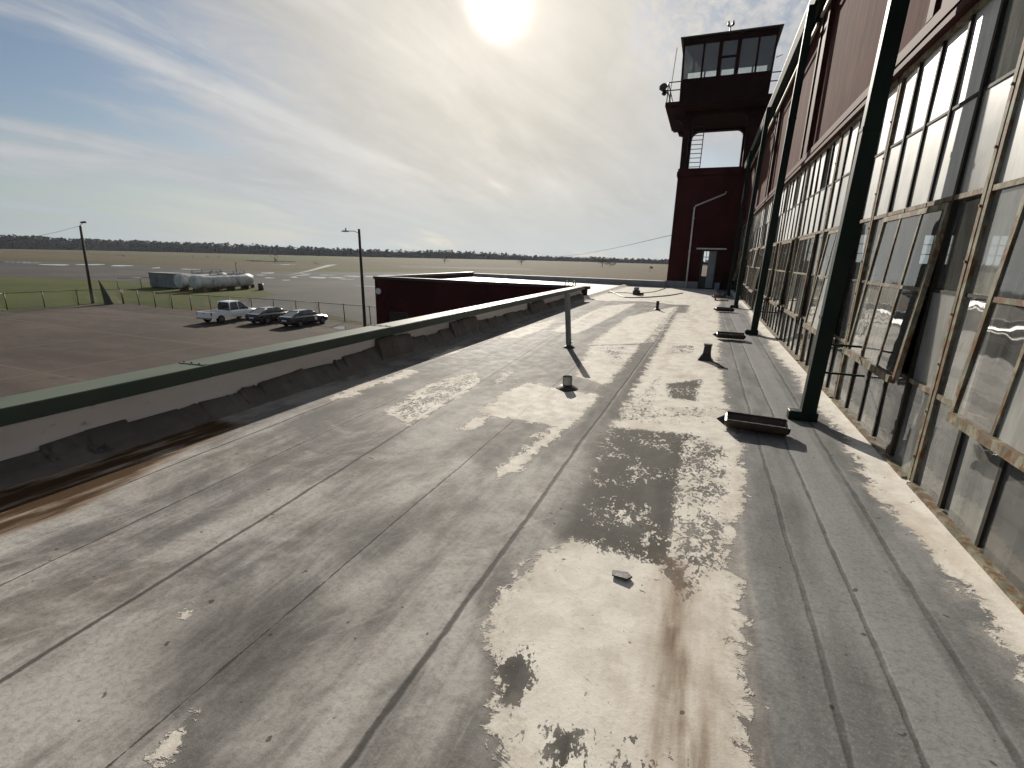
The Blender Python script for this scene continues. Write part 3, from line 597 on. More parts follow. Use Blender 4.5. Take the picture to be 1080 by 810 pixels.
# red frame boards and panels above the windows
b = MB()
b.prism([(HX-.10, 1.905), (HX-.10, 1.96), (HX-.02, 2.06), (HX+.03, 2.06), (HX+.03, 1.905)], 'y', HY0, HY1)
b.box(HX-.045, HX+.03, HY0, HY1, 2.062, 2.17)
for yc in spouts+[-1.0, -3.5, 31.]:
    b.box(HX-.05, HX+.03, yc-.42, yc-.27, 2.172, 5.05); b.box(HX-.02, HX+.03, yc-.27, yc+.27, 2.172, 5.05); b.box(HX-.05, HX+.03, yc+.27, yc+.42, 2.172, 5.05)
b.build('trim', 'red_trim', hangar)
b = MB(); b.prism([(1.36, 5.19), (16, 9.3), (30.6, 5.1), (30.6, 5.22), (16, 9.42), (1.36, 5.29)], 'y', HY0-.2, HY1-.05); b.build('roof', 'dark_tar', hangar)
b = MB(); b.prism([(1.38, 4.96), (1.53, 4.96), (1.55, 5.15), (1.532, 5.15), (1.515, 4.98), (1.395, 4.98), (1.365, 5.15), (1.34, 5.15)], 'y', HY0-.15, HY1-.1); gu = b.build('gutter', 'gutter_green', hangar)
b = MB(); b.box(1.335, 1.355, HY0-.15, HY1-.1, 5.152, 5.168); b.build('lip', 'gutter_trim', gu)
b = MB(); b.prism([(1.56, 5.17), (1.675, 5.20), (1.675, 5.22), (1.56, 5.19)], 'y', HY0, HY1-.1); b.build('soffit', 'gutter_green', hangar)
b = MB()
for a, e in zip([-5.3]+[s_+.12 for s_ in spouts], [s_-.25 for s_ in spouts]+[31.]): b.bbox(1.50, 1.55, a, e, 4.62, 4.70, .008)
b.build('eave_board', 'cream_coping', hangar)
for i, ysp in enumerate(spouts):
    b = MB(); xo = 0.02*math.sin(i*2.); lx = lambda z_: xo+.13*(z_+1.56)/6.5
    b.loft([[(1.145+lx(z_), ysp-.055, z_), (1.285+lx(z_), ysp-.055, z_), (1.285+lx(z_), ysp+.055, z_), (1.145+lx(z_), ysp+.055, z_)] for z_ in (-1.56, 1.5, 4.955)])
    for zc in (-.55, 1.2, 2.9): b.box(1.14+lx(zc), 1.29+lx(zc), ysp-.06, ysp+.06, zc, zc+.035)
    dn = b.build('downspout', 'green_metal', hangar)
    b = MB(); b.bbox(1.03+xo, 1.31+xo, ysp-.065, ysp+.065, -1.655, -1.545, .01); b.build('shoe', 'green_metal', dn)
    for zc in (-1.12, -.82): b = MB(); b.box(1.3+xo, 1.66, ysp+.02, ysp+.04, zc, zc+.02); b.build('strap', 'green_metal', dn)
# steel windows, one unit of five columns after another
def bar_v(b, y, z0, z1, w=.032, x0=HX-.020, x1=HX+.02): b.box(x0, x1, y-w/2, y+w/2, z0, z1)
def bar_h(b, z, y0, y1, w=.034, x0=HX-.012, x1=HX+.018): b.box(x0, x1, y0, y1, z-w/2, z+w/2)
def pane(b, y0, y1, z0, z1, at, T=None, tilt=.006):
    a, c = random.gauss(0, tilt*2.2), random.gauss(0, tilt*1.6)
    P = [Vector((HX+s_*a*.3+q*c*.3, yy, zz)) for yy, zz, s_, q in ((y0, z0, -1, -1), (y0, z1, -1, 1), (y1, z1, 1, 1), (y1, z0, 1, -1))]
    if T: P = [T(p) for p in P]
    b.quad(*P, mi=1 if T else 0, at=at)
for u in range(15):
    y0 = HY0+u*U; rs = random.Random(u*13+5)
    b = MB(); gls = MB(); db = MB()
    for e in (0, 1): 
        yv = y0+e*U+(.03 if e == 0 else -.03)
        b.box(HX-.026, HX+.05, yv-.020, yv+.020, -1.62, 1.90)
    b.box(HX-.06, HX+.05, y0+.052, y0+U-.052, -1.645, -1.585); b.box(HX-.04, HX+.05, y0+.052, y0+U-.052, 1.86, 1.90)
    for k in range(1, 5):
        yv = y0+k*CW
        if k in (1, 4): bar_v(db, yv, -1.57, 1.86, .038, HX-.024)
        else: bar_v(db, yv, -1.57, ZB[1]-.024); bar_v(db, yv, ZB[3]+.024, 1.86)
    for i, zv in enumerate(ZB[1:5]):
        if i == 1: bar_h(db, zv, y0+.052, y0+CW-.02, .024); bar_h(db, zv, y0+4*CW+.02, y0+U-.052, .024)
        else: 
            for k in range(5): bar_h(b if i in (0, 2) else db, zv, y0+k*CW+(.052 if k == 0 else .014), y0+(k+1)*CW-(.052 if k == 4 else .014), .036 if i in (0, 2) else .022, HX-(.022 if i in (0, 2) else .012))
    for q in range(9):
        b.tube([(HX-.02, y0+.03, -1.4+q*.36), (HX-.036, y0+.03, -1.4+q*.36)], .010, 5)
    fr = b.build('window', 'steel_frame', hangar); db.build('mullion', 'steel_bar_shaded', fr)
    def val(r, k):
        v = rs.random()
        if r >= 3: return .74+v*.3 if v < .82 else (.12 if v < .92 else .45)
        if r == 0: return .56-.2*v if v < .4 else .05+.3*v
        return .56 if v < .2 else (.72 if v < .32 else .02+.22*v)
    for r in range(5):
        for k in range(5):
            if 1 <= k <= 3 and r in (1, 2): continue
            pane(gls, y0+k*CW, y0+(k+1)*CW, ZB[r], ZB[r+1], val(r, k))
    gls.build('pane', 'old_glass', fr, attr='pane')
    # projected sash, hinged along its head
    th = {3: 2.6, 4: 3.2, 2: 2.5}.get(u, rs.choice([1.5, 2.5, 4, 7, 10, 2]))
    ca, sa = math.cos(R(th)), math.sin(R(th)); hz = ZB[3]-.03
    def T(p):
        dx, dz = p.x-HX, p.z-hz; return Vector((HX-.030+dx*ca+dz*sa, p.y, hz+dz*ca-dx*sa))
    b = MB(); ya, yb = y0+CW-.005, y0+4*CW+.005
    pc = [(ya, ya+.045, -.93, hz), (yb-.045, yb, -.93, hz), (ya+.045, yb-.045, hz-.045, hz), (ya+.045, yb-.045, -.955, -.895)]
    pc += [(y0+k*CW-.014, y0+k*CW+.014, -.895, hz-.045) for k in (2, 3)]
    for q, (a0, a1, z0, z1) in enumerate(pc):
        o = len(b.v); b.box(HX-(.014 if q < 3 else .035 if q == 3 else .010), HX+.022, a0, a1, z0, z1); b.v[o:] = [tuple(T(Vector(p))) for p in b.v[o:]]
    for k in range(3):
        o = len(b.v); b.box(HX-.009, HX+.015, y0+(k+1)*CW+(.042 if k == 0 else .016), y0+(k+2)*CW-(.042 if k == 2 else .016), -.196, -.164); b.v[o:] = [tuple(T(Vector(p))) for p in b.v[o:]]
        for z0, z1, r in ((-.9, -.18, 1), (-.18, hz, 2)): pane(b, y0+(k+1)*CW, y0+(k+2)*CW, z0, z1, val(r, k), T, .004)
    b.build('vent_sash', ['steel_frame', 'old_glass'], fr, attr='pane')

# ------------------------------------------------------------------ control tower
tower = thing('control_tower', 'dark red control tower with a glazed cab and balcony at the roof end', 'tower', (0, 31.5, ZR))
TO = (0, 31.5, ZR); TX0, TX1, TY0, TY1 = -2.15, 2.12, 31.5, 35.7
b = MB(); b.box(TX0, -.30, TY0, TY1, -6.9, 4.75); b.box(.58, TX1, TY0, TY1, -6.9, 4.75); b.box(-.30, .58, TY0, TY1, .62, 4.75); b.box(-.30, .58, TY0, TY1, -6.9, -1.62)
b.box(TX0-.06, TX1+.06, TY0-.06, TY1+.06, 4.752, 5.0); b.box(TX0-.02, TX1+.02, TY0-.02, TY1+.02, 5.002, 5.16)
b.build('shaft', 'tower_brick', tower, TO)
b = MB(); b.box(-2.35, -.32, TY0-.09, TY0-.003, -1.66, -1.24); b.box(.62, 1.6, TY0-.09, TY0-.003, -1.66, -1.24); b.build('base_flashing', 'grey_base', tower, TO)
def arc(cx, cz, r, a0, a1, n=8): return [(cx+r*math.cos(R(a0+(a1-a0)*k/n)), cz+r*math.sin(R(a0+(a1-a0)*k/n))) for k in range(n+1)]
fz0, fz1 = 5.162, 8.0
poly = [(TX0+.05, fz0)]+[(TX0+.02, 7.2)]+arc(TX0-.47, 7.30, .48, 0, 90, 6)[1:]+[(-2.62, 7.79), (-2.72, fz1), (2.68, fz1), (2.58, 7.79)]+arc(TX1+.47, 7.30, .48, 90, 180, 6)[:-1]+[(TX1-.02, 7.2), (TX1-.05, fz0)]
poly += [(1.22, fz0), (1.18, 7.5)]+arc(.82, 7.56, .36, 0, 90, 6)+arc(-1.36, 7.48, .44, 90, 180, 6)+[(-1.80, fz0)]
poly = poly[::-1]
for ya in (TY0+.05, TY1-.5): b = MB(); b.prism(poly, 'y', ya, ya+.45); b.build('open_frame', 'tower_dark', tower, TO)
b = MB(); b.box(-3.05, 2.85, TY0-.70, TY1+.62, 8.19, 8.30); b.box(-3.18, 2.9, TY0-.78, TY1+.72, 8.302, 8.5); b.box(TX0, TX1, TY0+.1, TY1-.1, 8.0, 8.188); b.build('balcony', 'tower_dark', tower, TO)
b = MB()
for zc in (9.1, 9.5): b.tube([(-3.12, TY0-.7, zc), (-3.12, TY1+.6, zc)], .028, 6); b.tube([(-3.12, TY0-.7, zc), (-2.4, TY0-.7, zc)], .028, 6); b.tube([(2.85, TY0-.7, zc), (2.85, TY1+.6, zc)], .028, 6); b.tube([(2.0, TY0-.7, zc), (2.85, TY0-.7, zc)], .028, 6); b.tube([(-3.12, TY1+.6, zc), (2.85, TY1+.6, zc)], .028, 6)
for xx in (-3.12, 2.85):
    for yy in (TY0-.7, TY0+1, TY0+2.6, TY1+.6): b.tube([(xx, yy, 8.5), (xx, yy, 9.52)], .028, 6)
b.build('railing', 'black_metal', tower, TO)
# cab, walls leaning out a little, panes between posts
def cx(xb, z): return xb*(1+.035*(z-8.5)/3.2) 
cabm = MB(); C0, C1 = -2.50, 2.02; cy0, cy1 = TY0+.0, TY1-.1; zs0, zs1 = 9.80, 11.42
def ring(z, i=0.): 
    e = .10*(z-8.5)/3.2
    return [(C0-e+i, cy0-e+i, z), (C1+e-i, cy0-e+i, z), (C1+e-i, cy1+e-i, z), (C0-e+i, cy1+e-i, z)]
cabm.loft([ring(8.502), ring(zs0)]); cabm.loft([ring(zs1), ring(11.72)])
fxs = [C0, -1.48, -.62, .28, 1.22, C1]
def lean(x, y, z): 
    e = .10*(z-8.5)/3.2; sx = -1 if x < -2 else (1 if x > 1.9 else 0); sy = -1 if y < cy0+.3 else (1 if y > cy1-.3 else 0); return (x+sx*e, y+sy*e, z)
def post(x, y, w=.10):
    cabm.loft([[lean(x+a*w/2, y+c*w/2, zq) for a, c in ((-1, -1), (1, -1), (1, 1), (-1, 1))] for zq in (zs0+.002, zs1-.002)])
for i, xx in enumerate(fxs):
    for yy in (cy0+.055, cy1-.055): post(xx+(.055 if i == 0 else -.055 if i == 5 else 0), yy, .20 if i in (2, 3) else .10)
for yy in (cy0+1.35, cy0+2.75):
    for xx in (C0+.055, C1-.055): post(xx, yy)
cabm.box(-.52, .18, cy0-.03, cy0+.06, 10.62, 10.75)
cab = cabm.build('cab', 'tower_dark', tower, TO)
b = MB(); 
for yy in (cy0+.04, cy1-.04):
    for xa, xb in zip(fxs, fxs[1:]): b.quad(lean(xa, yy, zs0), lean(xb, yy, zs0), lean(xb, yy, zs1), lean(xa, yy, zs1), at=.12)
for xx in (C0+.03, C1-.03): b.quad(lean(xx, cy0+.06, zs0), lean(xx, cy1-.06, zs0), lean(xx, cy1-.06, zs1), lean(xx, cy0+.06, zs1), at=.1)
b.build('pane', 'old_glass', cab, TO, attr='pane')
b = MB(); b.box(.4, 1.7, cy0+.6, cy0+1.2, 8.6, 9.98); b.build('console', 'cab_blue', cab, TO)
b = MB(); b.loft([ring(11.722, -.14), ring(11.80, -.16)]); b.build('cab_roof', 'black_metal', tower, TO)
b = MB(); b.tube([(-.28, TY0+.6, 11.8), (-.28, TY0+.6, 12.35)], .035, 6); b.box(-.42, -.14, TY0+.57, TY0+.63, 12.33, 12.37)
for s_ in (-.12, .12): b.tube([(-.28+s_, TY0+.6, 12.37), (-.28+s_, TY0+.6, 12.42), (-.28+s_, TY0+.6, 12.6)], [.05, .075, .03], 8)
b.build('beacon_mast', 'black_metal', tower, TO)
b = MB(); b.tube([(-3.02, TY0-.6, 8.5), (-2.86, TY0-.6, 11.2)], .018, 5); b.build('antenna', 'grey_pipe', tower, TO); b = MB(); b.tube([(2.45, TY0+.3, 10.6), (2.15, TY0+.3, 10.5)], .02, 5); b.build('aerial_stub', 'grey_pipe', tower, TO)
b = MB(); b.tube([(-3.30, TY0-.62, 8.9), (-3.30, TY0-.62, 9.02), (-3.36, TY0-.74, 9.25), (-3.40, TY0-.85, 9.32)], [.06, .17, .24, .20], 10); b.tube([(-3.12, TY0-.7, 9.1), (-3.3, TY0-.64, 9.15)], .04, 6); b.build('searchlight', 'black_metal', tower, TO)
b = MB()
for xx in (-1.72, -1.06): b.box(xx-.025, xx+.025, TY0+2.0, TY0+2.07, 5.16, 8.0)
for k in range(11): b.tube([(-1.7, TY0+2.03, 5.32+k*.25), (-1.08, TY0+2.03, 5.32+k*.25)], .022, 6)
b.build('ladder', 'black_metal', tower, TO)
b = MB(); b.tube([(-.98, TY0-.12, -1.62), (-1.02, TY0-.08, 3.0), (-.96, TY0-.08, 3.1), (.55, TY0-.08, 3.72), (.60, TY0-.08, 3.85)], .045, 8); b.box(-1.08, -.94, TY0-.09, TY0-.003, .5, .56); b.box(-1.08, -.94, TY0-.09, TY0-.003, 2.4, 2.46); b.build('conduit', 'white_metal', tower, TO)
b = MB(); b.box(-.62, 1.0, TY0-.55, TY0-.003, .66, .73); b.build('door_canopy', 'white_metal', tower, TO)
# entrance: jamb, black glazed leaf on the left, grey leaf folded open on the right
b = MB(); b.box(-.30, -.25, TY0-.05, TY0+.2, -1.6, .615); b.box(.53, .58, TY0-.05, TY0+.2, -1.6, .615); b.box(-.25, .53, TY0-.05, TY0+.2, .56, .615); dj = b.build('door_frame', 'black_metal', tower, TO)
b = MB(); b.box(-.25, .53, TY0+.1, TY0+.14, -1.6, -.9); b.box(-.25, -.18, TY0+.1, TY0+.14, -.898, .558); b.box(.1, .53, TY0+.1, TY0+.14, -.898, .558)
b.box(-.18, .1, TY0+.1, TY0+.14, -.2, -.1); b.box(-.18, .1, TY0+.11, TY0+.13, .2, .235); b.box(-.055, -.02, TY0+.105, TY0+.135, -.099, .199); b.box(-.055, -.02, TY0+.105, TY0+.135, .236, .558); b.build('door', 'black_metal', dj, TO)
b = MB(); b.box(.10, .50, TY0-.02, TY0+.03, -1.58, .54); b.build('open_leaf', 'door_blue', dj, TO)
# the passage behind the door runs through to daylight
b = MB(); b.box(.9, 1.5, TY0-.5, TY0-.02, -1.62, -.7); b.build('meter_box', 'tower_dark', tower, TO)

# ------------------------------------------------------------------ things on the roof
def vent_pipe(px, py, h, r, name, label, m, lean=(0, 0)):
    c = at(px, py, ZR); o = thing(name, label, 'pipe', c)
    b = MB(); b.tube([(0, 0, -.02), (lean[0]*.5, lean[1]*.5, h*.5), (lean[0], lean[1], h)], r, 16, cap=False); b.tube([(lean[0], lean[1], h), (lean[0], lean[1], h-.12)], r*.86, 16, cap=False)
    b.tube([(0, 0, h*.1), (0, 0, h*.1+.02)], r*1.08, 16)
    b.build('pipe', m, o)
    b = MB(); b.tube([(0, 0, -.01), (0, 0, .012), (0, 0, .06)], [r*2.6, r*2.2, r*1.06], 16); b.build('collar', 'dark_tar', o)
vent_pipe(600, 367, 1.00, .052, 'vent_pipe', 'tall slim grey vent pipe standing near the parapet', 'grey_pipe', (-.09, 0))
vent_pipe(598, 410, .165, .062, 'vent_pipe', 'short grey vent stub on the bare patch in front of the tall pipe', 'galvanized')
vent_pipe(693, 327, .30, .05, 'vent_pipe', 'small distant pipe between two seams near the far end of the roof', 'black_metal')
# black cowl vent
c = at(744, 380, ZR); o = thing('cowl_vent', 'squat black cowl vent with flared foot on the white patch', 'vent', c)
b = MB(); b.loft([[(-.14, -.13, -.01), (.14, -.13, -.01), (.14, .13, -.01), (-.14, .13, -.01)], [(-.11, -.09, .04), (.09, -.09, .04), (.09, .09, .04), (-.11, .09, .04)], [(-.055, -.055, .13), (.07, -.055, .13), (.07, .055, .13), (-.055, .055, .13)], [(-.045, -.05, .25), (.07, -.05, .27), (.07, .05, .27), (-.045, .05, .25)]]); b.build('body', 'black_metal', o)
b = MB(); b.box(-.055, .078, -.06, .06, .262, .285); b.build('cap', 'black_metal', o)
b = MB(); b.tube([(.05, -.05, .01), (.2, -.3, .012), (.26, -.52, .012)], .012, 6); b.build('strap', 'dark_tar', o)
# splash pans under the downspouts
def splash_pan():
    o = thing('splash_pan', 'x', 'splash pan', (0, 0, 0), 0, 'splash pans below the downspouts')
    L, w = .27, .115; prof = [(-w, .10), (-w*.8, .055), (-w*.35, .015), (w*.35, .012), (w*.8, .05), (w, .115)]
    b = MB(); n = len(prof)
    inner = [[(x_, y_, z_) for y_, z_ in prof] for x_ in (-L, -L*.5, L*.5, L)]; outer = [[(x_, y_*1.06, z_-.012) for y_, z_ in prof] for x_ in (-L, -L*.5, L*.5, L)]
    rings = [i_+o_[::-1] for i_, o_ in zip(inner, outer)]; b.loft(rings); b.build('trough', 'pan_metal', o)
    b = MB(); b.loft([[(L+.001, y_, z_) for y_, z_ in prof], [(L+.02, y_*1.03, z_+.006) for y_, z_ in prof]]); b.build('end_plate', 'black_metal', o); b = MB(); b.loft([[(-L-.02, y_*.9, z_*.9) for y_, z_ in prof], [(-L-.001, y_, z_) for y_, z_ in prof]]); b.add([(-L-.02, w*.6, .10), (-L-.10, .02, .06), (-L-.02, -w*.3, .02)], [(0, 1, 2)]); b.build('end_plate', 'black_metal', o)
    b = MB(); b.box(-L, L, w-.004, w+.012, .10, .128); b.box(-L, L, -w-.012, -w+.004, .085, .112); b.build('rim', 'black_metal', o)
    return o
p0 = splash_pan()
for i, (px, py, l_, rz) in enumerate([(796, 456, 'nearest and largest looking black splash pan under the first green downspout', -.05), (770, 358, 'splash pan second from the camera just right of the black cowl vent', .02), (764, 329, 'third splash pan from the camera beside the distant downspout', .05), (759, 315, 'farthest splash pan near the foot of the control tower', .04)]):
    o = p0 if i == 0 else copy_tree(p0); o.location = at(px, py, ZR)+Vector((0, 0, .02)); o.rotation_euler.z = rz; o['label'] = l_
# white splash board at the far end and a bent bracket
c = at(783, 314, ZR); b = MB(); b.loft([[(-.28, -.5, 0), (.3, -.5, .26), (.3, .7, .28), (-.28, .7, .02)], [(-.28, -.5, .02), (.3, -.5, .285), (.3, .7, .30), (-.28, .7, .04)]]); tag(b.build('splash_board', 'white_metal', None, (0, 0, 0)), 'white slanted board leaning at the wall foot before the tower', 'board').location = c
c = at(755, 317, ZR); o = thing('bracket', 'small bent dark bracket lying left of the farthest splash pan', 'bracket', c); b = MB(); b.box(-.06, .0, -.03, .03, 0, .36); b.box(.002, .5, -.03, .03, 0, .04); b.build('arm', 'rust', o)
# roof hatch curb far away, hoses, ladder hooks over the wing edge
c = at(671, 311, ZR); o = thing('roof_drain', 'small dark drain box on the white roof left of the tower', 'drain box', c); b = MB(); b.bbox(-.16, .16, -.13, .13, 0, .22, .02); b.build('body', 'black_metal', o); b = MB(); b.bbox(-.12, .1, -.1, .1, .222, .36, .02); b.build('cap', 'grey_pipe', o); b = MB(); b.tube([(.16, 0, .06), (.34, -.05, .05)], .05, 8); b.build('outlet', 'black_metal', o)
def cable(pts, r, label, name='roof_cable'):
    P = [Vector(p) for p in pts]; Q = []
    for i in range(len(P)-1):
        a, b_, c_, e_ = P[max(i-1, 0)], P[i], P[i+1], P[min(i+2, len(P)-1)]
        for k in range(6):
            u = k/6; Q.append(.5*((2*b_)+(-a+c_)*u+(2*a-5*b_+4*c_-e_)*u*u+(-a+3*b_-3*c_+e_)*u**3))
    Q.append(P[-1]); b = MB(); b.tube(Q, r, 6); return tag(b.build(name, 'black_metal'), label, 'cable')
cable([at(px, py, ZR+.02) for px, py in [(640, 305), (650, 310), (660, 313.5), (680, 313.5), (705, 311.5), (720, 309)]], .022, 'black cable looping over the white roof between parapet end and tower')
cable([at(px, py, ZR+.02) for px, py in [(641, 308.6), (660, 308.8), (668, 309.4)]]+[at(px, py, ZR+.02) for px, py in [(676, 309), (690, 307.5), (702, 304)]], .016, 'thin straight dark cable passing the drain box on the white roof')
o = thing('roof_ladder', 'black ladder with hooped rails rising over the wing edge by the parapet', 'ladder', (-5.3, 20.3, -1.17))
b = MB()
for xx in (-.22, .12):
    b = MB(); b.tube([(xx, -.12, -4.5), (xx, -.12, .05), (xx, -.02, .17), (xx, .2, .19), (xx, .34, .1), (xx, .36, -.12)], .022, 7); b.build('rail', 'black_metal', o)
for k in range(16): b = MB(); b.tube([(-.22, -.12, -4.3+k*.28), (.12, -.12, -4.3+k*.28)], .016, 6); b.build('rung', 'black_metal', o)
c = at(655, 608, ZR); b = MB(); b.loft([[(-.045, -.03, .0), (.04, -.04, .0), (.06, .0, .0), (.03, .035, .0), (-.05, .02, .0)], [(-.042, -.028, .005), (.036, -.036, .010), (.055, .0, .007), (.028, .03, .005), (-.046, .018, .004)]]); tag(b.build('roofing_scrap', 'dark_tar'), 'small loose dark scrap of roofing on the near white patch', 'scrap').location = c+Vector((0, 0, .012))

# ------------------------------------------------------------------ poles, fence, signs at the lot
c = G(385, 345); o = thing('street_lamp', 'straight dark wooden lamp pole with an arm rising behind the parapet', 'street lamp', c)
b = MB(); b.tube([(0, 0, -.1), (-.06, 0, 8.9)], [.15, .11], 10); b.build('pole', 'pole_wood', o)
b = MB(); b.tube([(-.06, 0, 8.55), (-.6, 0, 8.72), (-1.35, 0, 8.72)], .035, 6); b.build('arm', 'fence_steel', o)
b = MB(); b.loft([[(-1.3, -.1, 8.66), (-1.3, .1, 8.66), (-1.3, .08, 8.76), (-1.3, -.08, 8.76)], [(-1.75, -.16, 8.64), (-1.75, .16, 8.64), (-1.75, .1, 8.78), (-1.75, -.1, 8.78)], [(-2.0, -.08, 8.68), (-2.0, .08, 8.68), (-2.0, .05, 8.74), (-2.0, -.05, 8.74)]]); b.tube([(-1.55, 0, 8.78), (-1.55, 0, 8.98)], .06, 8); b.build('lamp_head', 'grey_pipe', o)
c = G(98, 320); o = thing('utility_pole', 'leaning dark pole with a small lamp beside the grass at left', 'pole', c)
tp = at_y(84.5, 238, c.y)-c
b = MB(); b.tube([(0, 0, -.1), tuple(tp)], [.17, .12], 10); b.build('pole', 'pole_wood', o)
b = MB(); b.tube([tuple(tp), tuple(tp+Vector((.3, 0, .18))), tuple(tp+Vector((.75, 0, .35)))], .03, 6); b.loft([[tuple(tp+Vector((.35, a_, h_))) for a_, h_ in ((-.15, .28), (.15, .28), (.12, .42), (-.12, .42))], [tuple(tp+Vector((1.05, a_, h_))) for a_, h_ in ((-.15, .3), (.15, .3), (.1, .5), (-.1, .5))]]); b.build('lamp_head', 'black_metal', o)
c = G(248, 305); c = G(249.5, 287.5, 0); o = thing('marker_post', 'short dark post standing behind the white tanks', 'post', c); b = MB(); b.tube([(0, 0, 0), (0, 0, 2.9)], .09, 6); b.build('post', 'pole_wood', o); b = MB(); b.box(-.12, .5, -.05, .05, 2.7, 2.9); b.build('bracket', 'pole_wood', o)
c = G(113, 321); b = MB(); b.loft([[(-.55, 0, 0), (.75, -.05, 0.), (.6, -.02, 1.3), (-.7, .05, 3.3), (-1.0, .07, 4.0)], [(-.5, .3, 0), (.75, .25, 0.), (.6, .1, 1.3), (-.65, .17, 3.3), (-1.0, .12, 4.0)]]); 
o = thing('windsock_stand', 'dark pointed leaning panel at the fence corner beside the leaning pole', 'panel', c); b.v = [(x_*.95, y_, z_*.72) for x_, y_, z_ in b.v]; b.build('panel', 'black_metal', o); b = MB(); b.tube([(.1, .6, 0), (-.3, .16, 1.8)], .04, 6); b.build('prop', 'pole_wood', o)
# chain-link fence runs
def fence(pts, label, step=3.0, h=1.75):
    o = thing('chain_link_fence', label, 'fence', pts[0]); org = pts[0]; r_ = MB(); w = MB()
    for a, c in zip(pts, pts[1:]):
        L = (c-a).length; n = max(1, round(L/step)); dr = (c-a)/L
        for k in range(n+1 if (c-pts[-1]).length < .01 else n):
            p = a+dr*L*k/n; q = MB(); lx = random.uniform(-.06, .06); q.tube([p, p+Vector((lx, lx, h+.05))], .045, 6); q.tube([p+Vector((lx, lx, h+.05)), p+Vector((lx, lx, h+.1))], [.055, .02], 6); q.build('post', 'fence_steel', o, org)
        r_.tube([a+Vector((0, 0, h)), c+Vector((0, 0, h))], .03, 6); r_.tube([a+Vector((0, 0, .12)), c+Vector((0, 0, .12))], .012, 4)
        for k in range(int(L/.16)):
            for s_ in (0, 1.6):
                e = min(L, k*.16+1.6); p, q2 = a+dr*(k*.16), a+dr*e
                w.tube([p+Vector((0, 0, .1+s_)), q2+Vector((0, 0, 1.7-s_))], .0035, 3)
    r_.build('rail', 'fence_steel', o, org); w.build('wire_mesh', 'fence_steel', o, org)
fence([G(-90, 335), G(8, 327), G(83, 322), G(130, 320.5)], 'chain-link fence between the grass and the lot at far left')
fence([G(131, 320.6), G(182, 326), G(266, 331.5), G(338, 337), G(420, 345)], 'chain-link fence running behind the parked vehicles')
fence([G(125, 305), G(150, 304), G(168, 303.6)], 'short fence run left of the grey container on the grass')

# ------------------------------------------------------------------ tanks, container and drums
def tank(px, py, L, r, label, rz=0., rustend=True):
    c = G(px, py); o = thing('storage_tank', label, 'tank', c, rz, 'white tanks on the grass'); zc = .45+r
    b = MB(); n = 24; st = [(0., .0), (.02, .55), (.10, .85), (.28, 1.)]; rings = []
    ys_ = [(s_[0], s_[1]) for s_ in st]+[(L*k/8, 1.) for k in range(1, 8)]+[(L-s_[0], s_[1]) for s_ in st[::-1]]
    for y_, k_ in ys_: rings.append([(math.cos(2*math.pi*i/n)*r*max(k_, .03), y_, zc+math.sin(2*math.pi*i/n)*r*max(k_, .03)) for i in range(n)])
    b.loft(rings, 0, True); b.build('shell', 'tank_white', o)
    b = MB()
    for k in range(1, 8): b.loft([[(math.cos(2*math.pi*i/n)*(r+.02), L*k/8-.04+e*.08, zc+math.sin(2*math.pi*i/n)*(r+.02)) for i in range(n)] for e in (0, 1)], 0, True, False)
    b.build('hoop', 'tank_white', o)
    for k in range(4):
        b = MB(); ys0 = L*(.1+.26*k); b.box(-r*.8, r*.8, ys0-.12, ys0+.12, 0, .75); b.build('saddle', 'rust', o)
    b = MB(); b.tube([(0, L*.45, zc+r-.05), (0, L*.45, zc+r+.18)], .3, 12); b.tube([(.2, L*.8, zc+r-.05), (.2, L*.8, zc+r+.3)], .06, 6); b.build('manhole', 'tank_white', o)
    b = MB(); b.box(-.3, .3, L*.3, L*.9, zc+r+.12, zc+r+.16)
    for yk in (.3, .5, .7, .9): b.box(-.04, .04, L*yk-.03, L*yk+.03, zc+r-.03, zc+r+.5)
    b.box(-.03, .03, L*.3, L*.9, zc+r+.48, zc+r+.52); b.build('catwalk', 'fence_steel', o)
    b = MB(); b.tube([(0, L, .8), (0, L+.6, .8), (0, L+.6, .3)], .09, 8); b.build('valve', 'black_metal', o)
tank(204, 308.2, 11.3, 1.10, 'near long white tank streaked with rust on the grass', R(3))
tank(189, 307.0, 9., 1.15, 'left white tank with a round end and a rust patch behind the near tank', R(3))
c = G(179, 303.5); o = thing('container', 'grey ribbed box container left of the white tanks', 'container', c, R(3))
b = MB(); n = 16
poly = []
for k in range(n): poly += [(-3+k*6/n, -1.2 if k % 2 else -1.16), (-3+(k+.8)*6/n, -1.2 if k % 2 else -1.16)]
b.prism(poly+[(3, 1.2), (-3, 1.2)], 'z', .15, 2.5); b.build('body', 'container_grey', o)
b = MB(); b.box(-3.05, 3.05, -1.25, 1.25, 2.502, 2.58); b.build('roof', 'container_grey', o); b = MB(); b.box(-2.8, -2.4, -1.1, 1.1, 0, .148); b.box(2.4, 2.8, -1.1, 1.1, 0, .148); b.build('skid', 'rust', o)
def drum(px, py, h, r, label):
    c = G(px, py); o = thing('drum', label, 'drum', c); b = MB()
    b.tube([(0, 0, 0), (0, 0, h*.32), (0, 0, h*.34), (0, 0, h*.36), (0, 0, h*.64), (0, 0, h*.66), (0, 0, h*.68), (0, 0, h)], [r, r, r*1.06, r, r, r*1.06, r, r], 14); b.build('barrel', 'black_metal', o); b = MB(); b.tube([(0, 0, h), (0, 0, h+.02)], r*.9, 14); b.tube([(r*.5, 0, h+.02), (r*.5, 0, h+.06)], .05, 8); b.build('lid', 'black_metal', o)
drum(275.5, 306, 1.15, .42, 'black drum standing on the grass tip right of the tanks')
drum(266.5, 303.5, 2.3, .3, 'tall narrow black cylinder against the right end of the tanks')

